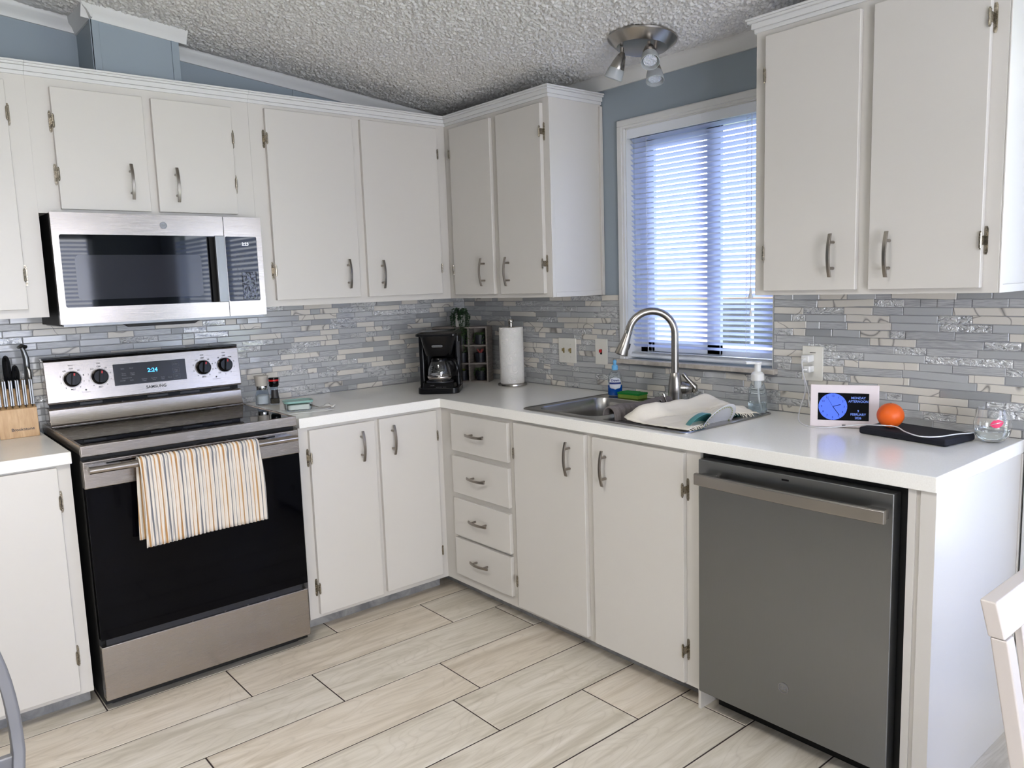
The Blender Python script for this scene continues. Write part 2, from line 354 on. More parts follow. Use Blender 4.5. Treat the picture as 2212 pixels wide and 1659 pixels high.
# ceiling (sloped slab)
cl_ = link('ceiling', plate_mesh('ceiling', [rect(RX0-.15, .6, RY0-.15, .15), rect(-3.0, -2.2, -2.7, -1.9)], 0, .2, lambda x, y, z: (x, y, z+ZC(x))), 'popcorn', kind='structure')
def relief():
    import numpy as np
    st = .0031; nx, ny = int(2.05/st), int(2.25/st); g = np.random.RandomState(5)
    kx = np.fft.fftfreq(nx, st)[:, None]; ky = np.fft.fftfreq(ny, st)[None, :]; f = np.sqrt(kx**2+ky**2)
    def band(c, w_):
        a = np.fft.ifft2(np.fft.fft2(g.randn(nx, ny))*np.exp(-((f-c)/w_)**2)).real; return a/a.std()
    h = np.tanh(band(52, 22)*1.1)*.55+band(110, 40)*.2+band(20, 12)*.22
    h = (h-h.min())/(h.max()-h.min())*.024
    e = np.minimum(np.minimum(np.arange(nx)[:, None], nx-1-np.arange(nx)[:, None]), np.minimum(np.arange(ny)[None, :], ny-1-np.arange(ny)[None, :]))
    h = h*np.clip(e/30, 0, 1)
    X = -2.05+np.arange(nx)[:, None]*st+np.zeros((1, ny)); Y = -2.25+np.arange(ny)[None, :]*st+np.zeros((nx, 1)); Z = 2.30-.107*X-h
    co = np.stack([X, Y, Z], -1).reshape(-1, 3).astype(np.float32)
    i = (np.arange(nx-1)[:, None]*ny+np.arange(ny-1)[None, :]).reshape(-1); q = np.stack([i, i+1, i+ny+1, i+ny], -1).astype(np.int32)
    me = bpy.data.meshes.new('texture_coat'); me.vertices.add(len(co)); me.vertices.foreach_set('co', co.ravel())
    me.loops.add(q.size); me.loops.foreach_set('vertex_index', q.ravel()); me.polygons.add(len(q)); me.polygons.foreach_set('loop_start', np.arange(0, q.size, 4, dtype=np.int32))
    me.update(calc_edges=True); me.shade_smooth(); return me
link('texture_coat', relief(), 'popcorn_plain', cl_)['kind'] = 'stuff'
sky_ = MB()
for x0, x1, y0, y1 in ((-3.0, -2.98, -2.7, -1.9), (-2.22, -2.2, -2.7, -1.9), (-2.98, -2.22, -2.7, -2.68), (-2.98, -2.22, -1.92, -1.9)): sky_.box(x0, x1, y0, y1, 2.53, 2.84)
w5 = struct('added_skylight', sky_, 'trim_white')  # made-up skylight shaft out of view, added for the overhead lamp
obj('added_sun_block', MB().box(-3.05, -2.15, -2.75, -1.85, 2.93, 2.95), 'white_plastic', w5)  # added opaque sheet that keeps direct sun out of the shaft
# walls
wl = wall_plate('wall_left', [(RX0-.12, -.06), (.12, -.06), (.12, ZC(.12)), (RX0-.12, ZC(RX0-.12))], [], lambda x, y, z: (x, z, y), 0, .12, 'wall_blue')
wr = wall_plate('wall_right', [(0, -.06), (0, 2.32), (RY0, 2.32), (RY0, -.06)][::-1],
                [rect(YR, YL, ZB, ZT), rect(-5.75, -2.95, .50, 2.05)], lambda x, y, z: (z, x, y), 0, .12, 'wall_blue')
wall_plate('wall_rear', [(RX0-.12, -.06), (.12, -.06), (.12, ZC(.12)), (RX0-.12, ZC(RX0-.12))],
           [rect(-3.85, -2.05, .08, 2.12), rect(-1.85, -.66, .95, 2.05)], lambda x, y, z: (x, z, y), RY0-.12, RY0, 'wall_plain')
wall_plate('wall_far', [(0, -.06), (0, ZC(RX0)), (RY0, ZC(RX0)), (RY0, -.06)], [], lambda x, y, z: (z, x, y), RX0-.12, RX0, 'wall_dark')
# boxed chase above the range with crown
ch = struct('wall_chase', MB().add(*(lambda x0, x1, y0, y1: ([(x0, y0, 2.2), (x1, y0, 2.2), (x1, y1, 2.2), (x0, y1, 2.2), (x0, y0, ZC(x0)), (x1, y0, ZC(x1)), (x1, y1, ZC(x1)), (x0, y1, ZC(x0))],
    [(0, 1, 2, 3), (4, 5, 6, 7), (0, 1, 5, 4), (1, 2, 6, 5), (2, 3, 7, 6), (3, 0, 4, 7)]))(-1.838, -1.532, -.235, 0)), 'wall_blue')
for x0, x1 in ((-1.842, -1.812), (-1.556, -1.528)):
    obj('corner_batten', MB().box(x0, x1, -.240, -.233, 2.2, ZC(x1)-.03), 'wall_blue', ch, bevel=.0015)
obj('corner_batten', MB().box(-1.843, -1.836, -.24, -.21, 2.2, ZC(-1.84)-.03), 'wall_blue', ch, bevel=.0015)
# crown mouldings following the slope (profile: o = out from wall, h = below ceiling)
CP = [(0, -.055), (.010, -.055), (.013, -.045), (.022, -.030), (.034, -.020), (.038, -.008), (.038, .006), (0, .006)]
def crown(name, p0, p1, outv, prof=CP, parent=None):
    mb = MB(); n = len(prof); o = Vector(outv); vs = []
    for p in (Vector(p0), Vector(p1)):
        vs += [p+o*a+Vector((0, 0, h)) for a, h in prof]
    mb.add(vs, [tuple(range(n)), tuple(range(2*n-1, n-1, -1))]+[(i, (i+1) % n, (i+1) % n+n, i+n) for i in range(n)])
    if parent: return obj(name, mb, 'trim_white', parent)
    return struct(name, mb, 'trim_white')
crown('trim_1', (-1.532, 0, ZC(-1.532)), (0, 0, ZC(0)), (0, -1, 0))
crown('trim_2', (RX0, 0, ZC(RX0)), (-1.838, 0, ZC(-1.838)), (0, -1, 0))
crown('trim_3', (0, 0, 2.30), (0, RY0, 2.30), (-1, 0, 0))
CP2 = [(0, -.06), (.006, -.06), (.010, -.05), (.018, -.034), (.030, -.022), (.034, -.008), (.034, .006), (0, .006)]
crown('crown', (-1.872, -.235, ZC(-1.872)), (-1.498, -.235, ZC(-1.498)), (0, -1, 0), CP2, ch)
crown('crown', (-1.838, -.269, ZC(-1.838)), (-1.838, 0, ZC(-1.838)), (-1, 0, 0), CP2, ch)
for x in (-.947,):
    struct('trim_4', MB().box(x, x+.024, -.004, 0, 2.15, ZC(x)-.03), 'wall_blue', bevel=.001)
# baseboard right of the end panel
struct('baseboard_right', MB().box(-.012, 0, RY0, -2.80, 0, .075), 'trim_white', bevel=.002)
struct('trim_5', MB().box(-.02, 0, -2.815, -2.770, 0, .905), 'trim_white', bevel=.003)

# ---- mosaic backsplash: every strip its own piece
TH, TP = .0236, .0259
tmesh = {}
TT = ['tile_glass', 'tile_lined', 'tile_ripple', 'tile_stone']
def tile_mesh(L, typ, hh=TH):
    key = (round(L, 4), typ, hh)
    if key not in tmesh:
        t = .0078 if typ != 'tile_ripple' else .0072; e_ = .0012; x, z = L/2, hh/2
        mb = MB().add([(-x, 0, -z), (x, 0, -z), (x, 0, z), (-x, 0, z), (-x, -t+e_, -z), (x, -t+e_, -z), (x, -t+e_, z), (-x, -t+e_, z),
                       (-x+e_, -t, -z+e_), (x-e_, -t, -z+e_), (x-e_, -t, z-e_), (-x+e_, -t, z-e_)],
                      [(0, 1, 2, 3)]+[(i, (i+1) % 4, (i+1) % 4+4, i+4) for i in range(4)]+[(i+4, (i+1) % 4+4, (i+1) % 4+8, i+8) for i in range(4)]+[(8, 9, 10, 11)])
        me = mb.mesh('tile', 0); me.materials.append(M[typ]); tmesh[key] = me
    return tmesh[key]
def mosaic(parent, u_hi, u_lo, wall, seed, skip, zmax=17, fn=None):
    rr = random.Random(seed); keep, rest = [], []
    for row in range(zmax):
        z = .9155+TP*row+TH/2; u = u_hi+rr.random()*.12; last = None
        while u > u_lo:
            L = rr.choice([.0480, .098, .098, .148, .148, .198]); a, b_ = max(u-L, u_lo), min(u, u_hi)
            typ = rr.choices(TT, [33, 22, 22, 25])[0]
            if typ == last and rr.random() < .7: typ = rr.choices(TT, [33, 22, 22, 25])[0]
            last = typ
            for (p, q) in skip(a, b_, z):
                if q-p < .006: continue
                (rest if fn and fn((p+q)/2, z) else keep).append(((p+q)/2, z, q-p, typ))
            u -= L+.0023
    keep.sort(key=lambda t: -t[2]); rest += keep[300:]; keep = keep[:300]
    rot = 0 if wall == 'S' else R(-90)
    for u, z, L, typ in keep:
        o = link('tile', tile_mesh(L, typ), None, parent, loc=(u, 0, z) if wall == 'S' else (0, u, z)); o.rotation_euler = (R(rr.gauss(0, .8)) if wall == 'S' else 0, R(rr.gauss(0, .8)) if wall == 'W' else 0, rot+R(rr.gauss(0, .5)))
    if rest:
        mb = MB()
        for u, z, L, typ in rest:
            if wall == 'S': mb.box(u-L/2, u+L/2, -.0078, 0, z-TH/2, z+TH/2)
            else: mb.box(-.0078, 0, u-L/2, u+L/2, z-TH/2, z+TH/2)
        obj('mosaic_tiles', mb, 'tile_lined', parent, kind='stuff')
mosaic(wl, -.009, -2.40, 'S', 11, lambda a, b_, z: [(a, b_)], fn=lambda u, z: (-2.08 < u < -1.34 and z < 1.17) or u < -2.33)
def skip_win(a, b_, z):
    lo, hi = (-1.946, -1.166) if z < 1.085 else (-1.931, -1.169)
    if z < 1.048: return [(a, b_)]
    out_ = []
    if b_ > hi: out_.append((max(a, hi), b_))
    if a < lo: out_.append((a, min(b_, lo)))
    return out_
mosaic(wr, -.009, -2.86, 'W', 23, skip_win)
obj('grout', MB().box(-2.41, 0, -.0055, 0, .905, 1.3545), 'grout', wl)
g = MB().box(-.0055, 0, -2.862, -.0055, .905, 1.046)
g.box(-.0055, 0, -1.170, -.0055, 1.046, 1.3545); g.box(-.0055, 0, -2.862, -1.930, 1.046, 1.3545); obj('grout', g, 'grout', wr)

# ================================================================== SINK WINDOW
win = struct('window_1', MB().box(.108, .112, YR, YL, ZB, ZT), 'pane')
wf = MB(); d0, d1 = .085, .118
wf.box(d0, d1, YL-.045, YL, ZB, ZT); wf.box(d0, d1, YR, YR+.045, ZB, ZT); wf.box(d0, d1, YR, YL, ZT-.045, ZT); wf.box(d0, d1, YR, YL, ZB, ZB+.05)
obj('frame', wf, 'vinyl', win, bevel=.003)
sf = MB(); sf.box(.070, .09, -1.640, -1.575, ZB+.03, ZT-.03); sf.box(.070, .09, -1.300, -1.262, ZB+.03, ZT-.03); sf.box(.070, .09, -1.64, -1.262, ZT-.075, ZT-.03); sf.box(.070, .09, -1.64, -1.262, ZB+.03, ZB+.075)
obj('sash', sf, 'vinyl', win, bevel=.003)
jm = MB(); jm.box(-.001, .118, YL-.004, YL+.0005, ZB, ZT); jm.box(-.001, .118, YR-.0005, YR+.004, ZB, ZT); jm.box(-.001, .118, YR, YL, ZT-.004, ZT+.0005)
obj('jamb', jm, 'trim_white', win)
# casing: stepped moulding left, right (above tile) and top
cs = MB(); O = YL+.038
for (a, b_, t) in ((0, .038, .012), (.010, .034, .018)):
    cs.box(-t, 0, YL+a, YL+b_, ZB-.004, ZT+a-.0003); cs.box(-t, 0, YR-b_, YL+b_, ZT+a, ZT+b_); cs.box(-t, 0, YR-b_, YR-a, 1.358, ZT+a-.0003)
obj('casing', cs, 'trim_white', win, bevel=.002)
obj('sill', MB().box(-.034, .085, -1.948, -1.166, 1.052, 1.071), 'stone_sill', win, bevel=.003)
# blind
bl = thing('window_blind', 'white horizontal slat blind lowered over the window above the sink', 'blind', (.03, -1.565, 1.09))
obj('headrail', MB().box(.012, .044, YR+.004, YL-.004, 2.03, 2.060), 'vinyl', bl, True, bevel=.002)
obj('valance', MB().box(.004, .010, YR+.004, YL-.004, 2.020, 2.060), 'vinyl', bl, True, bevel=.001)
def slat_mesh():
    mb = MB(); w2 = .0125; L = (YL-YR)/2-.009
    mb.grid(6, 1, lambda a, b_: ((a-.5)*2*w2, (b_-.5)*2*L, .0018*(1-(2*a-1)**2)))
    return mb.mesh('slat', 60)
sm = slat_mesh(); sm.materials.append(M['slat'])
SP = .0215; ns = 42; tilt = R(33)
for k in range(ns):
    z = 2.012-SP*k
    o = link('slat', sm, None, bl, loc=Vector((.030, -1.565, z))-bl.location); o.rotation_euler = (0, tilt, 0)
zbot = 2.012-SP*ns
obj('bottom_rail', MB().tube([(.022, YR+.008, 1.085), (.022, YL-.006, 1.085)], .009, 12), 'vinyl', bl, True)
st = MB()
for k in range(3): st.box(.014+.002*k, .042, YR+.008, YL-.008, 1.094+.0035*k, 1.0955+.0035*k)
obj('stacked_slats', st, 'vinyl', bl, True)
for y in (-1.305, -1.795):
    cd = MB()
    for dx in (.0165, .0435): cd.tube([(dx, y, 2.03), (dx, y, 1.09)], .0006, 5)
    for k in range(ns): cd.tube([(.0165, y, 2.012-SP*k-.006), (.0435, y, 2.012-SP*k+.006)], .0008, 4)
    obj('ladder_cord', cd, 'cord_white', bl, True)
obj('tilt_wand', MB().tube([(.008, -1.245, 2.02), (.006, -1.25, 1.30)], .0028, 6), 'clear_plastic', bl, True)
pc = MB().tube([(.008, -1.822, 2.02), (.006, -1.822, 1.345)], .0011, 6); pc.tube([(.006, -1.822, 1.345), (.006, -1.823, 1.285)], .0008, 6); pl_ = obj('pull_cord', pc, 'cord_white', bl, True)
ts = MB().lathe([(.002, .034), (.004, .030), (.005, .012), (.009, 0), (.009, -.004), (0, -.004)], (.006, -1.822, 1.34), 12)
obj('tassel', ts, 'white_plastic', pl_, True); ts = MB()
ts.lathe([(.002, .02), (.0035, .016), (.007, 0), (.007, -.003), (0, -.003)], (.006, -1.823, 1.27), 12)
obj('tassel', ts, 'white_plastic', pl_, True)
# windows behind the camera with blinds
def far_window(name, loc, rz, wd, h, slats=True, door=False):
    mb = MB(); t = .05
    for a in (-wd/2, wd/2-t): mb.box(a, a+t, -.05, .0, 0, h)
    mb.box(-wd/2, wd/2, -.05, 0, 0, t); mb.box(-wd/2, wd/2, -.05, 0, h-t, h); mb.box(-.025, .025, -.05, 0, 0, h)
    o = struct(name, mb, 'vinyl'); o.location = loc; o.rotation_euler = (0, 0, rz)
    if slats:
        s = MB()
        for k in range(int(h/.042)-2):
            z = .05+k*.042; s.add([(-wd/2+.05, -.022, z-.012), (wd/2-.05, -.022, z-.012), (wd/2-.05, .016, z+.010), (-wd/2+.05, .016, z+.010)], [(0, 1, 2, 3)])
        obj('slats', s, 'slat', o, kind='stuff')
    return o
far_window('window_2', (-1.255, RY0, .95), 0, 1.19, 1.10)
far_window('window_3', (0, -4.35, .50), R(90), 2.80, 1.55)
far_window('added_door', (-2.95, RY0, .08), 0, 1.8, 2.04, False)  # unseen patio door, added as an opening for the rear lamp
# ---- outside the sink window
struct('ground', MB().box(.12, 60, -40, 40, -1.1, -1.0), 'lawn')
nh = thing('neighbor_house', 'pale pink neighbouring house with white framed window seen through the blind', 'house', (14, 5, -1))
obj('wall', MB().box(14, 19, -.5, 22, -1, 1.05), 'house_pink', nh, True)
obj('roof', MB().prism([(13.4, .98), (16.5, 2.0), (19.6, .98), (19.6, .9), (13.4, .9)], lambda u, v, w_: (u, w_, v), -.9, 22.4), 'roof', nh, True)
hw = obj('window', MB().box(13.94, 14, 6.2, 8.2, -.35, .85), 'trim_white', nh, True)
obj('pane', MB().box(13.92, 13.945, 6.3, 7.15, -.25, .75), 'panel_black', hw, True); obj('pane', MB().box(13.92, 13.945, 7.25, 8.1, -.25, .75), 'panel_black', hw, True)
def foliage(name, c, rad, n, size, material, parent=None, world=False, seed=1, **k):
    rr = random.Random(seed); mb = MB()
    for _ in range(n):
        d = Vector((rr.gauss(0, 1), rr.gauss(0, 1), rr.gauss(0, 1))).normalized()*rr.random()**.4
        p = Vector(c)+Vector((d.x*rad[0], d.y*rad[1], d.z*rad[2])); m_ = Matrix.Rotation(rr.random()*6, 4, Vector((rr.random(), rr.random(), rr.random()+.1)))
        q = [m_ @ (Vector(t)*size) for t in ((-.3, -.5, 0), (.3, -.5, 0), (.45, .1, .1), (0, .7, 0), (-.45, .1, .1))]; mb.add([p+t for t in q], [(0, 1, 2, 3, 4)])
    return obj(name, mb, material, parent, world, **k)
sh = foliage('shrub', (9.5, 2.2, -.45), (.6, 1.6, .6), 1200, .16, 'leaf', seed=5)
tag(sh, 'green garden shrub standing in front of the pink house', 'shrub')
tr_ = thing('tree', 'leafy tree outside behind the right part of the blind', 'tree', (12, -2.6, -1))
obj('trunk', MB().tube([(12, -2.6, -1), (12.05, -2.5, .6), (11.9, -2.7, 1.6)], [.16, .12, .07], 8), 'roof', tr_, True)
foliage('crown', (12, -2.6, 1.5), (1.1, 1.3, .9), 1200, .22, 'leaf', tr_, True, seed=8)
nt = M['pane'].node_tree; nt.nodes.clear(); o_ = nt.nodes.new('ShaderNodeOutputMaterial'); t_ = nt.nodes.new('ShaderNodeBsdfTransparent'); g_ = nt.nodes.new('ShaderNodeBsdfGlossy'); g_.inputs['Roughness'].default_value = 0
f_ = nt.nodes.new('ShaderNodeFresnel'); f_.inputs[0].default_value = 1.4; m_ = nt.nodes.new('ShaderNodeMixShader')
nt.links.new(f_.outputs[0], m_.inputs[0]); nt.links.new(t_.outputs[0], m_.inputs[1]); nt.links.new(g_.outputs[0], m_.inputs[2]); nt.links.new(m_.outputs[0], o_.inputs[0])

# ================================================================== CABINETS
UF, BF, DT = .319, .611, .019         # face planes (distance from wall), door thickness
def handle_mb(fn, u, z, o, vertical=True, L=.130, bow=.012, d=.028):
    mb = MB(); n = 10; w2, t2 = .0052, .0032
    secs = []
    for i in range(n+1):
        s = (i/n-.5)*L; b_ = d+bow*(1-(2*i/n-1)**2)-bow*.5
        if vertical: q = [(u-w2, b_-t2, z+s), (u+w2, b_-t2, z+s), (u+w2, b_+t2, z+s), (u-w2, b_+t2, z+s)]
        else: q = [(u+s, b_-t2, z-w2), (u+s, b_-t2, z+w2), (u+s, b_+t2, z+w2), (u+s, b_+t2, z-w2)]
        secs += [fn(a, o+c, e) for a, c, e in q]
    mb.add(secs, [(0, 1, 2, 3), tuple(4*n+k for k in (3, 2, 1, 0))]+[(4*i+k, 4*i+(k+1) % 4, 4*i+4+(k+1) % 4, 4*i+4+k) for i in range(n) for k in range(4)])
    for s in (-.3, .3):
        q = (u, z+s*L) if vertical else (u+s*L, z)
        mb.tube([fn(q[0], o, q[1]), fn(q[0], o+d+.002, q[1])], .0045, 10)
    return mb
def hinge_mb(fn, u, z, o, side, face):   # side: direction of the door from the hinge (+1 / -1 along u)
    mb = MB(); pf = face
    poly = [(-.006, -.030), (-.0035, -.037), (.0015, -.037), (.004, -.030), (.004, .030), (.0015, .037), (-.0035, .037), (-.006, .030)]
    pts0 = [fn(u+side*a-side*.004, pf, z+b_) for a, b_ in poly]; pts1 = [fn(u+side*a-side*.004, pf+.0022, z+b_) for a, b_ in poly]; n = len(poly)
    mb.add(pts0+pts1, [tuple(range(n)), tuple(range(n, 2*n))]+[(i, (i+1) % n, (i+1) % n+n, i+n) for i in range(n)])
    for zz in (-.028, .028): mb.lathe([(.0028, 0), (.002, .0012), (0, .0016)], (0, 0, 0), 8, M4=Matrix.Translation(Vector(fn(u-side*.005, pf+.002, z+zz))) @ (Matrix.Rotation(R(90), 4, 'X') if fn is S_ else Matrix.Rotation(R(-90), 4, 'Y')))
    mb.tube([fn(u+side*.001, o+.004, z-.020), fn(u+side*.001, o+.004, z+.020)], .0042, 10)
    mb.tube([fn(u+side*.001, o+.004, z-.024), fn(u+side*.001, o+.004, z+.024)], .0026, 8)
    bx(mb, fn, u-side*.004, u+side*.001, pf, o+.004, z-.012, z+.012)
    return mb
def door(root, fn, u0, u1, z0, z1, face, hside, handle_u, handle_z, hz, name='door', vertical=True):
    d = obj(name, bx(MB(), fn, u0, u1, face, face+DT, z0, z1), 'cabinet_white', root, True, bevel=.0022)
    if handle_u is not None: obj('handle', handle_mb(fn, handle_u, handle_z, face+DT, vertical), 'handle_metal', d, True, bevel=.0008, seg=1)
    ue = u0 if hside < 0 else u1
    for z in hz: obj('hinge', hinge_mb(fn, ue, z, face+DT, 1 if hside < 0 else -1, face), 'hinge_metal', d, True)
    return d
def crown_steps(root, fn, u0, u1, face, end0=False, end1=False, z=2.187):
    mb = MB()
    for a, (z0, z1) in ((.006, (0, .013)), (.013, (.013, .030)), (.022, (.030, .038)), (.026, (.038, .045))):
        bx(mb, fn, u0-(a if end0 else 0), u1+(a if end1 else 0), 0.002 if (end0 or end1) else face-.02, face+a, z+z0, z+z1)
    obj('crown', mb, 'trim_white', root, True, bevel=.0015)
UT, UB = 2.20, 1.3555
# --- stove wall uppers
c1 = thing('upper_cabinet', 'white upper cabinet at the left edge, beside the microwave', 'cabinet', (-2.44, -.16, UB))
obj('body', bx(MB(), S_, -2.80, -2.0867, .002, UF, UB, UT), 'cabinet_white', c1, True)
door(c1, S_, -2.62, -2.151, 1.385, 2.162, UF, 1, None, 0, (2.05, 1.504)); crown_steps(c1, S_, -2.80, -2.087, UF)
c2 = thing('upper_cabinet', 'short white two-door upper cabinet directly above the microwave', 'cabinet', (-1.69, -.16, 1.722))
obj('body', bx(MB(), S_, -2.0865, -1.3005, .002, UF, 1.722, UT), 'cabinet_white', c2, True)
door(c2, S_, -2.016, -1.712, 1.736, 2.157, UF, -1, -1.777, 1.841, (2.039, 1.857)); door(c2, S_, -1.682, -1.378, 1.736, 2.157, UF, 1, -1.614, 1.838, (2.036, 1.857)); crown_steps(c2, S_, -2.087, -1.3, UF)
c3 = thing('upper_cabinet', 'tall white two-door upper cabinet right of the microwave', 'cabinet', (-.81, -.16, UB))
obj('body', bx(MB(), S_, -1.3, -.3205, .002, UF, UB, UT), 'cabinet_white', c3, True)
door(c3, S_, -1.237, -.835, 1.382, 2.171, UF, -1, -.897, 1.487, (2.049, 1.507)); door(c3, S_, -.793, -.380, 1.382, 2.172, UF, 1, -.722, 1.482, (2.05, 1.505)); crown_steps(c3, S_, -1.3, -.297, UF)
# --- window wall uppers
c4 = thing('upper_cabinet', 'white two-door upper cabinet between the corner and the window', 'cabinet', (-.16, -.69, UB))
obj('body', bx(MB(), W_, -1.063, -.003, .002, UF, UB, UT), 'cabinet_white', c4, True, bevel=.0015)
door(c4, W_, -.689, -.380, 1.374, 2.166, UF, 1, -.622, 1.477, (2.047, 1.494)); door(c4, W_, -1.031, -.736, 1.373, 2.167, UF, -1, -.801, 1.474, (2.05, 1.50)); crown_steps(c4, W_, -1.063, -.335, UF, end0=True)
tb = MB(); tb.box(-.319, -.300, -1.068, -1.0632, UB, UT-.015); tb.box(-.018, -.002, -1.075, -1.0632, UB, UT-.02); tb.box(-.2995, -.0185, -1.068, -1.0632, UB, UB+.022)
obj('side_trim', tb, 'cabinet_white', c4, True, bevel=.0015)
c5 = thing('upper_cabinet', 'large white two-door upper cabinet right of the window', 'cabinet', (-.16, -2.41, UB))
obj('body', bx(MB(), W_, -2.776, -2.050, .002, UF, UB, UT), 'cabinet_white', c5, True, bevel=.0015)
door(c5, W_, -2.399, -2.093, 1.370, 2.167, UF, 1, -2.331, 1.474, (2.047, 1.491)); door(c5, W_, -2.738, -2.438, 1.370, 2.168, UF, -1, -2.499, 1.469, (2.053, 1.494)); crown_steps(c5, W_, -2.776, -2.050, UF, True, True)
tb = MB(); tb.box(-.319, -.300, -2.781, -2.7762, UB, UT-.015); tb.box(-.2995, -.002, -2.781, -2.7762, UB, UB+.022); obj('side_trim', tb, 'cabinet_white', c5, True, bevel=.0015)
# --- base cabinets
ZBs, ZTs = .066, .8725
def base(root, fn, u0, u1, hollow=False, toe=True):
    mb = MB()
    if hollow:
        bx(mb, fn, u0, u1, BF-.019, BF, ZBs, ZTs); bx(mb, fn, u0, u0+.016, .02, BF-.019, ZBs, ZTs); bx(mb, fn, u1-.016, u1, .02, BF-.019, ZBs, ZTs); bx(mb, fn, u0+.016, u1-.016, .02, BF-.019, ZBs, ZBs+.016)
    else: bx(mb, fn, u0, u1, .01, BF, ZBs, ZTs)
    obj('body', mb, 'cabinet_white', root, True)
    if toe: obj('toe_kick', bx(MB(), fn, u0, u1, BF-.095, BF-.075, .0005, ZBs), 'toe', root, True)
b1 = thing('base_cabinet', 'white base cabinet left of the range, under the knife block', 'cabinet', (-2.45, -.3, 0)); base(b1, S_, -2.80, -2.123)
door(b1, S_, -2.60, -2.165, .084, .866, BF, 1, None, 0, (.748, .206))
b2 = thing('base_cabinet', 'white two-door base cabinet right of the range', 'cabinet', (-.96, -.3, 0)); base(b2, S_, -1.311, -.6115)
door(b2, S_, -1.271, -.970, .084, .860, BF, -1, -1.041, .762, (.746, .198)); door(b2, S_, -.948, -.651, .090, .862, BF, 1, -.889, .766, (.747, .208))
b3 = thing('base_cabinet', 'white base cabinet with a column of four drawers by the corner', 'cabinet', (-.3, -.87, 0)); base(b3, W_, -1.118, -.02)
for z0, z1, hz_ in ((.688, .855, .775), (.495, .665, .583), (.297, .470, .388), (.111, .284, .202)):
    d = obj('drawer', bx(MB(), W_, -1.100, -.706, BF, BF+DT, z0, z1), 'cabinet_white', b3, True, bevel=.0025)
    obj('handle', handle_mb(W_, -.902, hz_, BF+DT, False, L=.125), 'handle_metal', d, True, bevel=.0008, seg=1)
b4 = thing('base_cabinet', 'white two-door base cabinet under the sink', 'cabinet', (-.3, -1.57, 0)); base(b4, W_, -2.036, -1.119, hollow=True)
door(b4, W_, -1.543, -1.141, .083, .862, BF, 1, -1.468, .765, (.737, .194)); door(b4, W_, -1.992, -1.583, .076, .861, BF, -1, -1.651, .758, (.739, .191))
sp = MB(); sp.box(-.611, -.04, -2.046, -2.036, .0005, ZTs); obj('side_panel', sp, 'cabinet_white', b4, True)
# end panel right of the dishwasher
ep = thing('end_panel', 'white end panel closing the counter right of the dishwasher', 'panel', (-.3, -2.76, 0))
obj('panel', MB().box(-.611, -.004, -2.760, -2.742, .0005, ZTs), 'cabinet_white', ep, True)
obj('filler_strip', MB().box(-.611, -.585, -2.742, -2.692, .0005, ZTs), 'cabinet_white', ep, True)
obj('filler_strip', MB().box(-.618, -.611, -2.7605, -2.722, .0005, ZTs).box(-.615, -.611, -2.710, -2.690, .0005, ZTs), 'cabinet_white', ep, True, bevel=.001)
obj('edge_strip', MB().box(-.020, -.004, -2.765, -2.760, .0005, ZTs), 'cabinet_white', ep, True, bevel=.001)
# ---- countertops
CT, CB = .914, .873
L_out = [(-1.311, -.010), (-1.311, -.630), (-.630, -.630), (-.630, -2.764), (-.009, -2.764), (-.009, -.010)]
me = plate_mesh('countertop', [L_out, rect(-.575, -.095, -1.180, -1.950)], CB, CT)
ct = link('countertop', me, 'counter', bevel=.003); tag(ct, 'long white L-shaped countertop running from the range past the sink', 'countertop')
ct2 = obj('countertop', MB().box(-2.80, -2.119, -.630, -.010, CB, CT), 'counter', bevel=.003); tag(ct2, 'short white countertop left of the range', 'countertop')

# ================================================================== RANGE
rg = thing('range', 'stainless steel electric range with black glass oven door and four black knobs', 'range', (-1.7235, -.35, 0))
X0, X1 = -2.102, -1.345
o = obj('body', MB().box(X0+.003, X1-.003, -.655, -.02, .02, .900).box(X0+.03, X1-.03, -.62, -.1, .0005, .03), 'black_matte', rg, True)
ctp = MB(); ctp.box(X0, X1, -.683, -.673, .8975, .9355)                       # front rim
obj('cooktop_rim', ctp.box(X0, X0+.012, -.673, -.03, .902, .9355).box(X1-.012, X1, -.673, -.03, .902, .9355), 'steel', rg, True, bevel=.003)
obj('cooktop', MB().box(X0+.012, X1-.012, -.673, -.03, .900, .933), 'black_glass', rg, True)
# backguard: lower curved apron, vent gap, tilted control panel
ap = [(-.128, 1.000), (-.134, .995), (-.137, .975), (-.142, .955), (-.150, .940), (-.160, .936), (-.160, .933), (-.06, .933), (-.06, 1.0)]
obj('backguard_apron', MB().prism(ap, lambda u, v, w_: (w_, u, v), X0+.010, X1-.002), 'steel', rg, True, bevel=.0015)
obj('backguard_body', MB().box(X0+.016, X1-.008, -.115, -.02, .933, 1.182), 'black_plastic', rg, True)
for x in (-1.93, -1.68, -1.55, -1.42): obj('vent_slot', MB().box(x-.05, x+.03, -.119, -.112, 1.004, 1.012), 'dark_grey', rg, True)
TP0, TP1 = (-.137, 1.017), (-.118, 1.186)      # panel bottom / top (y,z)
cp = [(TP0[0], TP0[1]+.006), (TP0[0]+.006, TP0[1]), (-.08, TP0[1]), (-.06, TP1[1]+.002), (TP1[0]+.010, TP1[1]+.002), (TP1[0], TP1[1]-.006)]
pn = obj('control_panel', MB().prism(cp, lambda u, v, w_: (w_, u, v), X0+.010, X1+.002), 'steel', rg, True, bevel=.002)
obj('top_trim', MB().box(X0+.008, X1+.004, -.110, -.04, 1.186, 1.194), 'black_plastic', rg, True, bevel=.002)
ta = math.atan2(TP1[0]-TP0[0], TP1[1]-TP0[1])
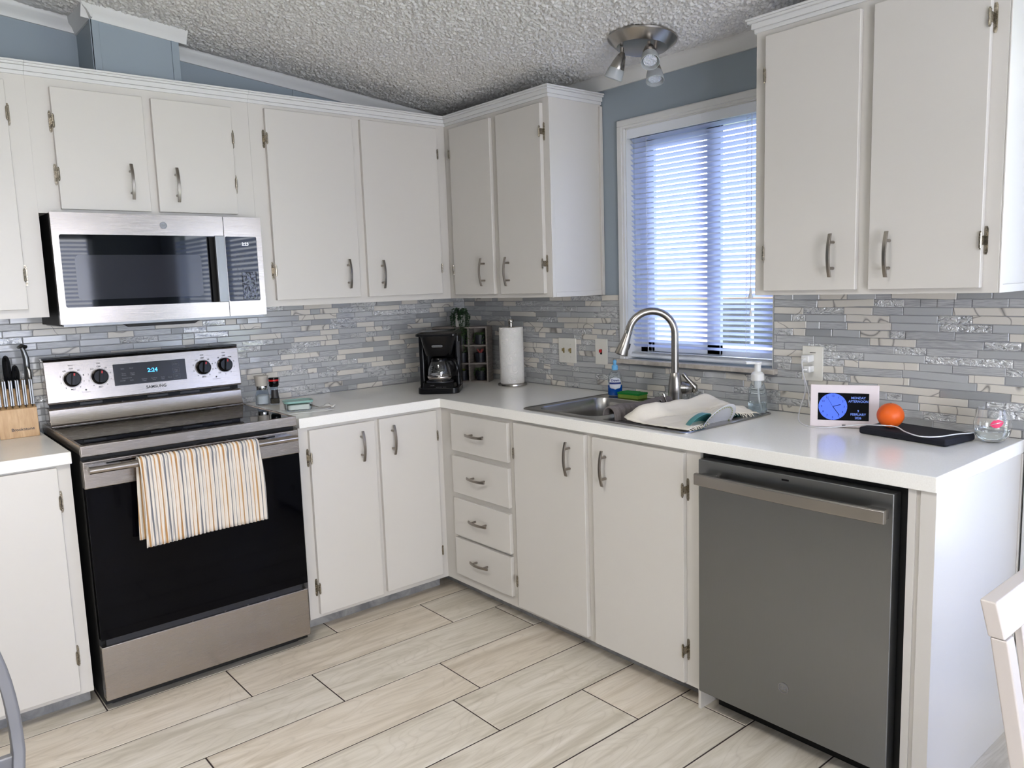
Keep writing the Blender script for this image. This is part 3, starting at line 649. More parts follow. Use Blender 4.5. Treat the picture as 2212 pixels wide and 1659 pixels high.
def onpanel(x, z, lift=0):
    t = (z-TP0[1])/(TP1[1]-TP0[1]); y = TP0[0]+(TP1[0]-TP0[0])*t
    return Matrix.Translation((x, y-lift, z)) @ Matrix.Rotation(-ta, 4, 'X') @ frame_front(0, 0, 0)
pm4 = onpanel(-1.712, 1.108, .0005)
disp = MB().box(-.140, .140, -.043, .043, 0, .0015).tf(pm4); dp = obj('display', disp, 'panel_black', rg, True, bevel=.0005)
obj('digits', text_mb(MB(), '2:24', .023, onpanel(-1.705, 1.116, .0025), bold=.02), 'led_blue', dp, True)
pr = MB()
for s, x, z in (('Bake', -1.818, 1.131), ('Broil', -1.785, 1.131), ('Keep\nWarm', -1.815, 1.108), ('Steam\nClean', -1.782, 1.108), ('Control Lock', -1.805, 1.093), ('Kitchen\nTimer', -1.740, 1.080), ('Cooking\nTime', -1.703, 1.080), ('Delay\nStart', -1.668, 1.080), ('Clock', -1.640, 1.080), ('START', -1.612, 1.132), ('Oven\nLight', -1.612, 1.106), ('OFF', -1.612, 1.082), ('On/Off', -1.822, 1.083), ('Lock', -1.788, 1.083)):
    text_mb(pr, s, .0068, onpanel(x, z, .0022))
for z in (1.132, 1.107, 1.082):
    for dx0, dx1, dz0, dz1 in ((-.013, .013, .009, .0096), (-.013, .013, -.0096, -.009), (-.013, -.0124, -.009, .009), (.0124, .013, -.009, .009)):
        pr.box(dx0, dx1, dz0, dz1, 0, .0003) if False else pr.add([onpanel(-1.612, z, .0022) @ Vector(p) for p in ((dx0, dz0, 0), (dx1, dz0, 0), (dx1, dz1, 0), (dx0, dz1, 0))], [(0, 1, 2, 3)])
obj('print', pr, 'print_grey', dp, True)
obj('lettering', text_mb(MB(), 'SAMSUNG', .0165, onpanel(-1.697, 1.048, .0006), bold=.02, squash=1.05), 'print_dark', pn, True)
for i, (x, z, tilt_) in enumerate(((-2.000, 1.108, 8), (-1.903, 1.108, 8), (-1.500, 1.107, 8), (-1.407, 1.110, 8))):
    kn = obj('knob', MB().lathe([(.0305, 0), (.0305, .006), (.0285, .012), (.027, .022), (.025, .025), (0, .025)], n=32, M4=onpanel(x, z)).add([onpanel(x, z) @ Matrix.Rotation(R(-tilt_), 4, 'Z') @ Vector(p) for p in
        [(a, b_, c) for c in (.02, .036) for a, b_ in ((-.0065, -.024), (.0065, -.024), (.0065, .024), (-.0065, .024))]], [(0, 1, 2, 3), (4, 5, 6, 7), (0, 1, 5, 4), (1, 2, 6, 5), (2, 3, 7, 6), (3, 0, 4, 7)]), 'black_plastic', rg, True, bevel=.0012)
    obj('pointer', MB().add([onpanel(x, z) @ Matrix.Rotation(R(-tilt_), 4, 'Z') @ Vector(p) for p in ((-.0025, .012, .0368), (.0025, .012, .0368), (.0025, .022, .0368), (-.0025, .022, .0368))], [(0, 1, 2, 3)]), 'red', kn, True)
    mk = MB(); mk.lathe([(.0335, .0004), (.0335, .0008), (.0325, .0008), (.0325, .0004)], n=40, M4=onpanel(x, z), cap=False)
    marks = ['OFF', 'HI', '8', '7', '6', 'MED', '4', '3', '2', 'LO'] if i < 3 else ['OFF', 'WM', '9', '7', '6', '5', 'LO', '4', '3', 'HI']
    for k, s in enumerate(marks):
        a = 2*math.pi*k/len(marks); text_mb(mk, s, .0085, onpanel(x+.042*math.sin(a), z+.040*math.cos(a), .0006), bold=.01)
    text_mb(mk, ('FRONT', 'REAR', 'REAR', 'DUAL')[i], .006, onpanel(x, z+.053, .0006))
    obj('dial_print', mk, 'print_dark', pn, True)
hs = MB()
for x in (-1.957, -1.449): hs.lathe([(.003, 0), (.003, .001), (0, .001)], n=10, M4=onpanel(x, 1.062)); text_mb(hs, 'HOT SURFACE', .0048, onpanel(x, 1.053, .0006))
obj('print', hs, 'print_dark', pn, True)
# door
dr = obj('oven_door', MB().box(X0+.002, X1-.002, -.690, -.655, .262, .790), 'oven_glass', rg, True, bevel=.002)
obj('door_top_strip', MB().box(X0, X1, -.692, -.655, .7905, .8835), 'steel', dr, True, bevel=.0035)
hb = MB().tube([(-2.094, -.742, .862), (-1.376, -.742, .862)], .0155, 18, flat=.8); 
hd = obj('handle', hb, 'steel', dr, True)
hm = MB()
for x in (-2.04, -1.43): hm.box(x-.05, x+.05, -.730, -.691, .852, .870)
hm.box(-2.03, -1.44, -.693, -.691, .868, .873); obj('handle_mount', hm, 'black_plastic', dr, True, bevel=.002)
obj('drawer', MB().box(X0+.002, X1-.001, -.684, -.640, .0425, .236), 'steel', rg, True, bevel=.0035)
obj('drawer_gap', MB().box(X0+.02, X1-.02, -.672, -.64, .236, .262), 'dark_grey', rg, True)
# striped towel on the handle bar
tw = MB(); WX0, WX1 = -1.946, -1.532; Rb = .0205; yb, zb_ = -.742, .862; NU, NV = 270, 46
def towel(a, b_):
    x = WX0+(WX1-WX0)*a; Lf, Lb = .283, .272; s = b_*(Lf+Lb+math.pi*Rb)
    rib = .0036*math.sin(2*math.pi*(x+5)/.01362)
    if s < Lb: z = zb_-(Lb-s); y = yb+Rb+rib*.5; y += .004*(1-s/Lb); dx = -.010*(1-s/Lb)
    elif s < Lb+math.pi*Rb:
        t = (s-Lb)/Rb; y = yb+(Rb+rib*.6)*math.cos(t); z = zb_+(Rb+rib*.6)*math.sin(t); dx = 0
    else:
        q = s-Lb-math.pi*Rb; z = zb_-q; y = yb-Rb-rib; y -= .012*math.sin(math.pi*min(1, q/Lf)*.5)*(.5+.5*math.sin(a*7.1+1)); dx = .012*(q/Lf)*(a-.1)+.004*math.sin(q*14)
        z += .012*(q/Lf)*(a-.5)*.6
    return (x+dx, y, z)
o = obj('dish_towel', tw.grid(NU, NV, towel), 'stripe_towel'); solidify(o, .0022)
tag(o, 'cream towel with tan and grey stripes draped over the oven handle', 'towel')

# ================================================================== MICROWAVE
mw = thing('microwave', 'stainless steel over-the-range microwave with black glass door', 'microwave', (-1.6865, -.2, 1.326))
A0, A1, AM = -2.065, -1.308, -1.4615; Zb, Zt = 1.327, 1.7205; F = .3835
obj('body', MB().box(A0+.004, A1-.002, -.345, -.002, 1.322, 1.7205), 'black_matte', mw, True)
obj('side_band', MB().box(A0+.002, A0+.012, -.366, -.345, Zb, Zt).box(A1-.012, A1-.001, -.366, -.345, Zb, Zt), 'dark_grey', mw, True)
def on_front(loops, o0, o1, name, material, parent, **k): return link(name, plate_mesh(name, loops, o0, o1, lambda x, y, z: (x, -z, y), **k), material, parent, True)
dm = on_front([rect(A0, AM-.0012, Zb, Zt), rrect(-2.043, -1.478, 1.386, 1.644, .008)], .366, F, 'door', 'steel', mw)
on_front([rrect(-2.043, -1.478, 1.386, 1.644, .008)], .3665, F-.0012, 'door_glass', 'black_glass', dm)
on_front([rrect(-2.000, -1.558, 1.412, 1.572, .016)], F-.0013, F-.0008, 'viewing_window', 'mesh_window', dm)
hd = obj('handle', MB().box(-1.515, -1.477, -.432, -.420, 1.385, 1.643).box(-1.490, -1.477, -.421, -.383, 1.388, 1.640), 'steel_dark', dm, True, bevel=.002)
obj('handle_recess', MB().box(-1.522, -1.489, -.3845, -.382, 1.388, 1.640), 'black_matte', dm, True)
bd = on_front([[(-1.689+.0135*math.cos(t*.2618), 1.6815+.0135*math.sin(t*.2618)) for t in range(24)]], F-.0005, F+.0018, 'badge', 'badge', dm)
def monogram(fnm, s):
    mb = text_mb(MB(), 'GE', .0125*s, fnm(0, 0), bold=.0); m0 = fnm(0, 0)
    for rr_ in (.0118*s, .0108*s):
        mb.lathe([(rr_, 0), (rr_, .0004), (rr_-.0006*s, .0004), (rr_-.0006*s, 0)], n=32, M4=m0, cap=False)
    return mb
obj('emblem', monogram(lambda a, b_: frame_front(-1.689, -F-.0019, 1.6815), 1), 'print_grey', dm, True)
cpn = on_front([rect(AM+.0012, A1, Zb, Zt), rrect(AM+.003, -1.330, 1.386, 1.643, .006)], .366, F, 'control_panel', 'steel', mw)
gp = on_front([rrect(AM+.003, -1.330, 1.386, 1.643, .006)], .3665, F-.0012, 'control_glass', 'black_glass', cpn)
# thin peeling film strips on the keypad glass
fm_ = MB(); rr = random.Random(3)
fm_.grid(18, 30, lambda a, b_: (-1.400+.060*a, -F-.0003-.0022*abs(mnoise.noise(Vector((a*7, b_*16, 2)))), 1.392+.11*b_))
obj('film', fm_, mat('film', (60, 62, 70), .08, .3), gp, True)
obj('digits', text_mb(MB(), '2:23', .0165, frame_front(-1.378, -F-.0003, 1.613), bold=.02), 'led_white', gp, True)
kp = MB()
for r_, row in enumerate(('123', '456', '789')):
    for c_, s in enumerate(row): text_mb(kp, s, .008, frame_front(-1.438+.022*c_, -F-.0003, 1.512-.020*r_))
for s, x, z in (('Microwave Express', -1.395, 1.578), ('Popcorn', -1.430, 1.563), ('Potato', -1.395, 1.563), ('Reheat', -1.355, 1.563), ('Defrost', -1.430, 1.545), ('Cook Time', -1.395, 1.545), ('Power', -1.355, 1.545), ('Add 30 Sec', -1.415, 1.528), ('0', -1.416, 1.452), ('Timer', -1.436, 1.452), ('START', -1.425, 1.425), ('Clear', -1.425, 1.408)):
    text_mb(kp, s, .0055, frame_front(x, -F-.0003, z))
obj('keypad_print', kp, 'print_grey', gp, True)
obj('vent_lip', MB().prism([(-1.865, 1.3265), (-1.835, 1.306), (-1.60, 1.306), (-1.56, 1.3265)], lambda u, v, w_: (u, w_, v), -.372, -.33), 'black_matte', mw, True)
obj('underside', MB().box(A0+.01, A1-.01, -.375, -.05, 1.318, 1.327), 'steel_dark', mw, True)

# ================================================================== DISHWASHER
dw = thing('dishwasher', 'stainless steel dishwasher with a wide bar handle under the counter', 'dishwasher', (-.3, -2.367, 0))
Y0, Y1 = -2.669, -2.064; FD = .647
obj('body', MB().box(-.600, -.03, -2.686, -2.050, .09, .868), 'black_matte', dw, True)
obj('base', MB().box(-.545, -.05, -2.66, -2.07, .0005, .09), 'black_matte', dw, True)
dd = obj('door', MB().box(-FD, -.603, Y0, Y1, .085, .8565), 'steel_dark', dw, True, bevel=.003)
hb = MB(); nn = 16; sec = []
for i in range(nn+1):
    y = -2.078+(-2.664+2.078)*i/nn; dd_ = FD+.040+.008*(1-(2*i/nn-1)**2)
    sec += [(-dd_, y, .784), (-dd_-.004, y, .786), (-dd_-.004, y, .818), (-dd_, y, .821), (-dd_+.012, y, .821), (-dd_+.012, y, .784)]
hb.add(sec, [tuple(range(6)), tuple(6*nn+k for k in range(5, -1, -1))]+[(6*i+k, 6*i+(k+1) % 6, 6*i+6+(k+1) % 6, 6*i+6+k) for i in range(nn) for k in range(6)])
for y in (-2.110, -2.632): hb.box(-FD-.034, -FD+.001, y-.026, y+.026, .790, .816)
obj('handle', hb, 'brushed_nickel', dd, True, bevel=.0015)
obj('indicator', MB().box(-FD-.0008, -FD+.001, -2.375, -2.353, .8385, .8435), 'black_plastic', dd, True)
bd = obj('badge', MB().lathe([(.0175, 0), (.0175, .0012), (.016, .0018), (0, .0018)], n=32, M4=frame_front(-FD, -2.367, .213, 'W')), 'badge', dd, True)
obj('emblem', monogram(lambda a, b_: frame_front(-FD-.0020, -2.367, .213, 'W'), 1.25), 'print_grey', bd, True)

# ================================================================== SINK AND THINGS AROUND IT
sk = thing('sink', 'stainless steel double bowl drop-in sink under the window', 'sink', (-.33, -1.56, .914))
bowls = [(-.555, -.165, -1.535, -1.195), (-.555, -.165, -1.925, -1.590)]
o = link('rim', plate_mesh('rim', [rrect(-.594, -.073, -1.976, -1.150, .03)]+[rrect(*b_, .055) for b_ in bowls], .9142, .9185), 'sink_steel', sk, True, bevel=.0018)
obj('rim_lip', MB().add(*(lambda A, B: ([(x, y, .9185) for x, y in A]+[(x, y, .9205) for x, y in B], [(i, (i+1) % len(A), (i+1) % len(A)+len(A), i+len(A)) for i in range(len(A))]))(rrect(-.594, -.073, -1.976, -1.150, .03), rrect(-.589, -.078, -1.971, -1.155, .028))), 'sink_steel', sk, True)
for b_ in bowls:
    mb = MB(); x0, x1, y0, y1 = b_; nL = 7; L0 = len(rrect(*b_, .055)); vs = []
    for ins, z in ((0, .9185), (.002, .914), (.008, .86), (.014, .76), (.030, .735), (.065, .728)):
        vs += [(x, y, z) for x, y in rrect(x0+ins, x1-ins, y0+ins, y1-ins, .055)]
    nl = 6; fs = [(k*L0+i, k*L0+(i+1) % L0, (k+1)*L0+(i+1) % L0, (k+1)*L0+i) for k in range(nl-1) for i in range(L0)]+[tuple((nl-1)*L0+i for i in range(L0))]
    bo = obj('bowl', mb.add(vs, fs), 'sink_steel', sk, True)
    obj('drain', MB().lathe([(.045, .0002), (.045, .003), (.03, .003), (.02, -.002+.003), (0, .0012)], ((x0+x1)/2, (y0+y1)/2, .728), 24), 'chrome', bo, True)
# faucet
fc = thing('faucet', 'brushed nickel pull-down gooseneck kitchen faucet with side lever', 'faucet', (-.12, -1.56, .9187))
D = Vector((-.77, .64, 0)).normalized()
obj('base', MB().lathe([(.034, 0), (.034, .004), (.030, .010), (.0275, .020), (.0285, .045), (.027, .075), (.0235, .105), (.0195, .122), (.0175, .126), (0, .126)], n=32), 'brushed_nickel', fc)
P = lambda s, z: D*s+Vector((0, 0, z-.9187))
pts = [P(0, 1.04), P(0, 1.10), P(0, 1.16), P(0, 1.195)]
for k in range(1, 21):
    a = math.pi*k/20*.94; pts.append(P(.093-.093*math.cos(a), 1.2+.094*math.sin(a)))
e0, e1 = pts[-1], pts[-1]+(pts[-1]-pts[-2]).normalized()*.01
nk = obj('neck', MB().tube(pts, [.0152]*4+[.0148]*20, 16), 'brushed_nickel', fc)
dv = Vector((D.x*.33, D.y*.33, -.945)).normalized(); h0 = e0
obj('collar', MB().tube([h0, h0+dv*.012], .0165, 16), 'chrome', fc)
sh_ = obj('spray_head', MB().tube([h0+dv*.010, h0+dv*.020, h0+dv*.055, h0+dv*.095, h0+dv*.099, h0+dv*.0995], [.0145, .0155, .0195, .0265, .0262, .021], 20), 'brushed_nickel', fc)
obj('spray_face', MB().tube([h0+dv*.098, h0+dv*.1015], .020, 16), 'dark_grey', sh_)
bt = h0+dv*.066-D*.021; obj('spray_button', MB().tube([bt-dv*.012, bt, bt+dv*.016], [.004, .0055, .004], 10), 'dark_grey', sh_)
va = [P(.012, .982), P(-.012, .982), P(-.036, .981), P(-.058, .979), P(-.066, .979)]
vb = obj('valve_body', MB().tube(va, [.017, .0225, .0245, .022, .015], 20), 'brushed_nickel', fc)
obj('seam', MB().tube([P(-.0365, .981), P(-.0375, .981)], .0249, 20), 'dark_grey', vb)
obj('lever', MB().tube([P(-.030, 1.040), P(-.033, 1.037), P(-.047, 1.018), P(-.064, 1.000), P(-.076, .985), P(-.078, .970), P(-.072, .960)], [.006, .0085, .0075, .009, .014, .013, .006], 14), 'brushed_nickel', fc)
# dish soap
ds = thing('dish_soap_bottle', 'clear squeeze bottle of blue dish soap with light blue cap, beside the sponge', 'bottle', (-.108, -1.222, .9187), R(-45))
obj('bottle', MB().lathe([(.0, .0005), (.027, .001), (.031, .008), (.031, .055), (.030, .078), (.022, .100), (.013, .113), (.012, .119), (0, .119)], n=28, ell=.62), 'clear_plastic', ds)
obj('liquid', MB().lathe([(0, .003), (.026, .003), (.0295, .009), (.0297, .047), (0, .047)], n=28, ell=.6), 'blue_soap', ds)
lb = MB().grid(12, 12, lambda a, b_: ((.0322*math.sin((a-.5)*1.7*math.sqrt(max(.02, 1-(2*b_-1)**4)))), -.0212*math.cos((a-.5)*1.7)-.0004, .030+.052*b_))
lb_ = obj('label', lb, 'label_white', ds)
obj('label_band', MB().grid(12, 2, lambda a, b_: (.0324*math.sin((a-.5)*1.7), -.0218*math.cos((a-.5)*1.7), .053+.008*b_)), 'label_blue', lb_)
obj('lettering', text_mb(MB(), 'Dawn', .015, Matrix.Translation((0, -.0225, .070)) @ frame_front(0, 0, 0), bold=.02), 'label_blue', lb_)
obj('cap', MB().lathe([(.0125, .113), (.0135, .118), (.0135, .131), (.011, .134), (.006, .137), (.006, .142), (.008, .148), (.007, .155), (.003, .158), (0, .158)], n=20), 'cap_blue', ds)
# sponge
sg = thing('sponge', 'green scrub sponge lying behind the left sink bowl', 'sponge', (-.112, -1.325, .9187), R(3))
def spo(mb, z0, z1, s):
    g = MB().grid(1, 1, lambda a, b_: (0, 0, 0)); nx, ny = 10, 16
    top = mb.grid(nx, ny, lambda a, b_: ((a-.5)*.066, (b_-.5)*.112, z1+.0022*mnoise.noise(Vector((a*5, b_*9, s)))))
    k = len(mb.v); mb.box(-.033, .033, -.056, .056, z0, z1-.0005); return mb
obj('sponge_body', MB().box(-.0325, .0325, -.0555, .0555, 0, .017), 'sponge_yellow', sg, bevel=.003)
obj('scrub_pad', spo(MB(), .017, .025, 2), 'sponge_green', sg)
# foaming soap dispenser
fd = thing('soap_dispenser', 'clear foaming soap dispenser with white pump at the sink corner', 'dispenser', (-.108, -1.928, .9187), R(-50))
obj('bottle', MB().lathe([(.0, .0005), (.030, .001), (.034, .006), (.034, .055), (.031, .085), (.024, .108), (.020, .118), (.020, .126), (0, .126)], n=28), 'clear_plastic', fd)
obj('liquid', MB().lathe([(0, .004), (.030, .004), (.0325, .009), (.0325, .038), (0, .038)], n=24), 'water', fd)
pm_ = obj('pump', MB().lathe([(.0235, .120), (.0240, .124), (.0235, .143), (.018, .150), (.012, .153), (.012, .178), (.0145, .181), (.0145, .188), (0, .189)], n=24).box(-.042, 0, -.010, .010, .181, .189), 'white_plastic', fd, bevel=.001)
obj('dip_tube', MB().tube([(0, 0, .12), (.004, 0, .06), (.010, 0, .01)], .003, 8), 'white_plastic', fd)
obj('foam_chamber', MB().lathe([(.012, .092), (.012, .12), (0, .12)], n=16), 'white_plastic', fd)
# rack, grey mat, towel, plate, bowl, cutlery in the right bowl
rk = thing('dish_rack', 'black wire dish rack sitting inside the right sink bowl', 'rack', (-.36, -1.757, .80))
rm = MB(); loop = [(x, y, .912) for x, y in rrect(-.535, -.185, -1.905, -1.610, .03)]; loop.append(loop[0]); rm.tube(loop, .0035, 8, cap=False)
for k in range(9):
    y = -1.885+.032*k; rm.tube([(-.535, y, .912), (-.520, y, .80), (-.20, y, .80), (-.185, y, .912)], .002, 6)
obj('wires', rm, 'black_plastic', rk, True)
gt = MB().grid(40, 20, lambda a, b_: ((-.548+.335*a), -1.592+.026*math.cos(math.pi*b_*1.1-.1)-.010*b_*b_+0.003*math.sin(a*70), .927+.033*math.sin(math.pi*min(1, b_*1.02))*(1+.10*math.sin(a*9))-.055*max(0, b_-.8)*4))
o = obj('dish_cloth', gt, 'grey_cloth'); solidify(o, .006); tag(o, 'grey terry cloth folded over the divider between the sink bowls', 'cloth')
def fork(name, label, p0, p1, spoon, group=None):
    a, b_ = Vector(p0), Vector(p1); d = (b_-a).normalized(); u = d.cross(Vector((.6, .8, 0))).normalized()
    mb = MB().tube([a, a.lerp(b_, .55), a.lerp(b_, .75)], [.0045, .003, .003], 8, flat=.5)
    if spoon: mb.tube([a.lerp(b_, .74), a.lerp(b_, .82), a.lerp(b_, .92), b_], [.003, .011, .012, .004], 12, flat=.25)
    else:
        mb.tube([a.lerp(b_, .74), a.lerp(b_, .80), a.lerp(b_, .86)], [.003, .010, .010], 10, flat=.25)
        for k in (-1.5, -.5, .5, 1.5): mb.tube([a.lerp(b_, .85)+u*k*.0045, b_+u*k*.0045], .0012, 6)
    o = obj(name, mb, 'chrome' if spoon else 'steel'); tag(o, label, 'cutlery', group)
fork('table_knife', 'dark-handled knife, the tallest of the cutlery standing by the white towel', (-.325, -1.664, .990), (-.285, -1.715, .815), True)
fork('spoon', 'steel spoon leaning in the cutlery beside the white towel', (-.352, -1.672, .972), (-.30, -1.700, .815), True)
fork('fork', 'steel fork lying lowest in the cutlery beside the white towel', (-.392, -1.668, .955), (-.32, -1.705, .815), False)
pt = thing('plate', 'white plate with green dots leaning on the right edge of the sink', 'plate', (-.372, -1.940, .921))
pM = Matrix.Rotation(R(124), 4, 'X')     # plate axis: dished side towards -y
obj('plate_body', MB().lathe([(0, -.012), (.045, -.012), (.052, -.010), (.080, .0), (.0835, .002), (.080, .003), (.050, -.007), (0, -.008)], n=48, M4=pM), 'plate_ceramic', pt)
dt = MB()
for k in range(36):
    a = 2*math.pi*k/36; c = Vector((.068*math.cos(a), .068*math.sin(a), .0004)); 
    dt.add([pM @ (c+Vector((.0034*math.cos(t*.785), .0034*math.sin(t*.785), 0))) for t in range(8)], [tuple(range(8))])
obj('rim_dots', dt, 'green_dot', pt)
o = obj('bowl', MB().lathe([(0, -.030), (.03, -.029), (.050, -.020), (.061, -.003), (.063, 0), (.060, 0), (.048, -.017), (.03, -.025), (0, -.026)], n=36, M4=Matrix.Translation((-.462, -1.925, .914)) @ Matrix.Rotation(R(125), 4, 'X')), 'teal')
tag(o, 'teal bowl tipped on edge between the white towel and the plate', 'bowl')
o = obj('tumbler', MB().lathe([(.018, 0), (.024, .05), (.026, .09), (.024, .09), (.016, .004), (0, .004)], n=20, M4=Matrix.Translation((-.17, -1.86, .852)) @ Matrix.Rotation(R(15), 4, 'X')), 'teal')
tag(o, 'small teal cup peeking out behind the white towel', 'cup')
def wt(a, b_):       # a: left->right (y), b: back->front (x)
    x = -.165-.402*b_
    yr = interp([(0, -1.962), (.30, -1.905), (.45, -1.905), (1, -1.962)], b_); yl = interp([(0, -1.735), (.4, -1.715), (.7, -1.680), (.88, -1.662), (.96, -1.672), (1, -1.70)], b_); y = yl+(yr-yl)*a
    front = min(1, (1-b_)/.30); back = min(1, b_/.15)
    ridge = .050*math.exp(-(abs(y+1.765-.08*(b_-.35))/.050)**1.6)*math.sin(math.pi*.5*front)*(.45+.55*back)+.030*math.exp(-((y+1.87)/.075)**2)*math.exp(-((b_-.15)/.28)**2)
    lobe = .019*math.exp(-((y+1.705)/.03)**2)*math.exp(-((b_-.85)/.13)**2)
    z = .9225+ridge+lobe+front*(.011*mnoise.noise(Vector((a*4+b_*2, b_*5-a*3, 4)))-.010*math.exp(-((a-.42-.5*(.75-b_))/.035)**2)*min(1, b_*2.5)-.006*math.exp(-((a-.70-.2*(.6-b_))/.03)**2)+.001)+.0012*mnoise.noise(Vector((a*16, b_*16, 1)))
    z += .010*math.exp(-(a/.05)**2)*min(1, b_*2)*front
    return (x, y, max(z, .9215))
wtw = thing('kitchen_towel', 'white fringed towel heaped over the dishes in the right sink bowl', 'towel', (-.36, -1.80, .92))
o = obj('cloth', MB().grid(50, 50, wt), 'white_cloth', wtw, True); solidify(o, .004, 1)
fr = MB(); rr = random.Random(4)
for k in range(46):
    b_ = .05+.93*k/45; p = Vector(wt(1, b_)); q = p+Vector((rr.uniform(-.006, .006), -.012-rr.random()*.008, -.004-rr.random()*.010)); m__ = (p+q)/2+Vector((rr.uniform(-.004, .004), 0, .004))
    fr.tube([p+Vector((0, .004, .001)), m__, q], [.0022, .0018, .001], 5)
for k in range(14):
    a = .62+.38*k/13; p = Vector(wt(a, 0)); fr.tube([p, p+Vector((.008+rr.random()*.006, rr.uniform(-.005, .005), -.003))], [.002, .001], 5)
obj('fringe', fr, 'white_cloth', wtw, True)
# ---- switch plates and outlet
def plate_obj(label, y, z, wd, h): 
    t = thing('switch_plate', label, 'switch', (-.0078, y, z)); obj('plate', MB().box(-.0055, 0, -wd/2, wd/2, -h/2, h/2), 'plate_white', t, bevel=.0025); return t
t = plate_obj('white double switch plate with two brass toggles', -.828, 1.092, .119, .119)
for dy in (.023, -.023):
    obj('toggle', MB().box(-.016, -.0055, dy-.0035, dy+.0035, -.004, .010).box(-.0062, -.0055, dy-.0055, dy+.0055, -.012, .012), 'brass', t, bevel=.0012)
    for dz in (-.030, .030): obj('screw', MB().lathe([(.003, 0), (.002, .001), (0, .0012)], n=10, M4=frame_front(-.0055, dy, dz, 'W')), 'plate_white', t)
t = plate_obj('white single switch plate with a red toggle, left of the window', -1.052, 1.096, .076, .119)
obj('toggle', MB().box(-.017, -.0055, -.0035, .0035, -.003, .011), 'red', t, bevel=.0012); obj('slot', MB().box(-.0064, -.0055, -.0055, .0055, -.012, .012), 'black_plastic', t)
for dz in (-.030, .030): obj('screw', MB().lathe([(.003, 0), (.002, .001), (0, .0012)], n=10, M4=frame_front(-.0055, 0, dz, 'W')), 'plate_white', t)
t = thing('outlet', 'white wall outlet with two chargers plugged in, right of the window', 'outlet', (-.0078, -2.089, 1.101))
obj('plate', MB().box(-.0055, 0, -.040, .040, -.0625, .0625), 'plate_white', t, bevel=.0025); obj('slot', MB().box(-.0062, -.0055, -.012, .010, .0385, .0405), 'black_plastic', t)
for nm, lab, y, z, sx_, sy_, sz_ in (('charger', 'rounded white charger plugged in the upper socket', -2.082, 1.121, .040, .030, .027), ('charger', 'boxy white charger plugged in the lower socket', -2.085, 1.083, .034, .026, .024)):
    t = thing(nm, lab, 'charger', (-.0135, y, z)); obj('housing', MB().box(-sx_, 0, -sy_/2, sy_/2, -sz_/2, sz_/2), 'white_plastic', t, bevel=.005, seg=3)
    obj('cable_plug', MB().box(-sx_-.014, -sx_, -.006, .006, -.004, .004), 'white_plastic', t, bevel=.002)
def smooth(pts, n=8):
    P_ = [Vector(p) for p in pts]; P_ = [P_[0]*2-P_[1]]+P_+[P_[-1]*2-P_[-2]]; out_ = []
    for i in range(1, len(P_)-2):
        for k in range(n):
            t = k/n; a, b_, c, d = P_[i-1:i+3]
            out_.append(.5*((2*b_)+(c-a)*t+(2*a-5*b_+4*c-d)*t*t+(3*b_-a-3*c+d)*t**3))
    return out_+[P_[-2]]
cb = obj('charging_cable', MB().tube(smooth([(-.066, -2.085, 1.121), (-.074, -2.083, 1.112), (-.060, -2.078, 1.085), (-.045, -2.078, 1.04), (-.05, -2.083, 1.00), (-.085, -2.088, .955), (-.13, -2.105, .922), (-.19, -2.15, .9165), (-.225, -2.20, .9165),
    (-.225, -2.27, .921), (-.20, -2.35, .935), (-.215, -2.42, .945), (-.212, -2.475, .947), (-.245, -2.52, .941), (-.278, -2.575, .9395), (-.255, -2.615, .9395), (-.18, -2.64, .9395), (-.115, -2.660, .936), (-.06, -2.63, .93), (-.03, -2.60, .918)]), .0019, 8), 'cord_white')
tag(cb, 'long white charging cable looping past the clock over the black sleeve', 'cable')
cb = obj('charging_cable', MB().tube(smooth([(-.060, -2.085, 1.083), (-.068, -2.083, 1.078), (-.056, -2.085, 1.05), (-.042, -2.093, 1.00), (-.05, -2.100, .965), (-.07, -2.13, .93), (-.08, -2.20, .9165), (-.07, -2.26, .9165)]), .0017, 8), 'cord_white')
tag(cb, 'short white cable hanging from the lower charger behind the clock', 'cable')
cb = obj('cable_plug', MB().tube([(-.175, -2.628, .9185), (-.155, -2.635, .9185)], .0042, 10).tube(smooth([(-.155, -2.635, .9185), (-.13, -2.642, .9175), (-.07, -2.62, .9165), (-.03, -2.58, .9165)]), .0016, 8), 'cord_white')
tag(cb, 'white plug end lying on the counter beside the glass', 'plug')
# ---- digital day clock
ck = thing('digital_clock', 'white framed digital day clock showing Monday afternoon and a blue dial', 'clock', (-.166, -2.288, .9142), R(-63.2))
LM = Matrix.Rotation(R(-9), 4, 'X')
fr_ = obj('frame', MB().add(*(lambda m_: (m_.v, m_.f))(MB().box(-.1045, .1045, -.008, .008, .001, .141))).tf(LM), 'pink_white', ck, bevel=.003)
T0 = LM @ Matrix.Translation((0, -.0082, 0)) @ frame_front(0, 0, 0)
sx0, sx1, sz0, sz1 = -.0805, .0745, .0235, .1135
obj('screen', MB().add([T0 @ Vector(p) for p in ((sx0, sz0, .0003), (sx1, sz0, .0003), (sx1, sz1, .0003), (sx0, sz1, .0003))], [(0, 1, 2, 3)]), 'screen_black', ck)
cx_, cz_, cr_ = -.0345, .0685, .0440
sd = obj('dial', MB().add([T0 @ Vector((cx_+cr_*math.cos(2*math.pi*k/48), cz_+cr_*math.sin(2*math.pi*k/48), .0006)) for k in range(48)], [tuple(range(48))]), 'screen_blue', ck)
nm_ = MB()
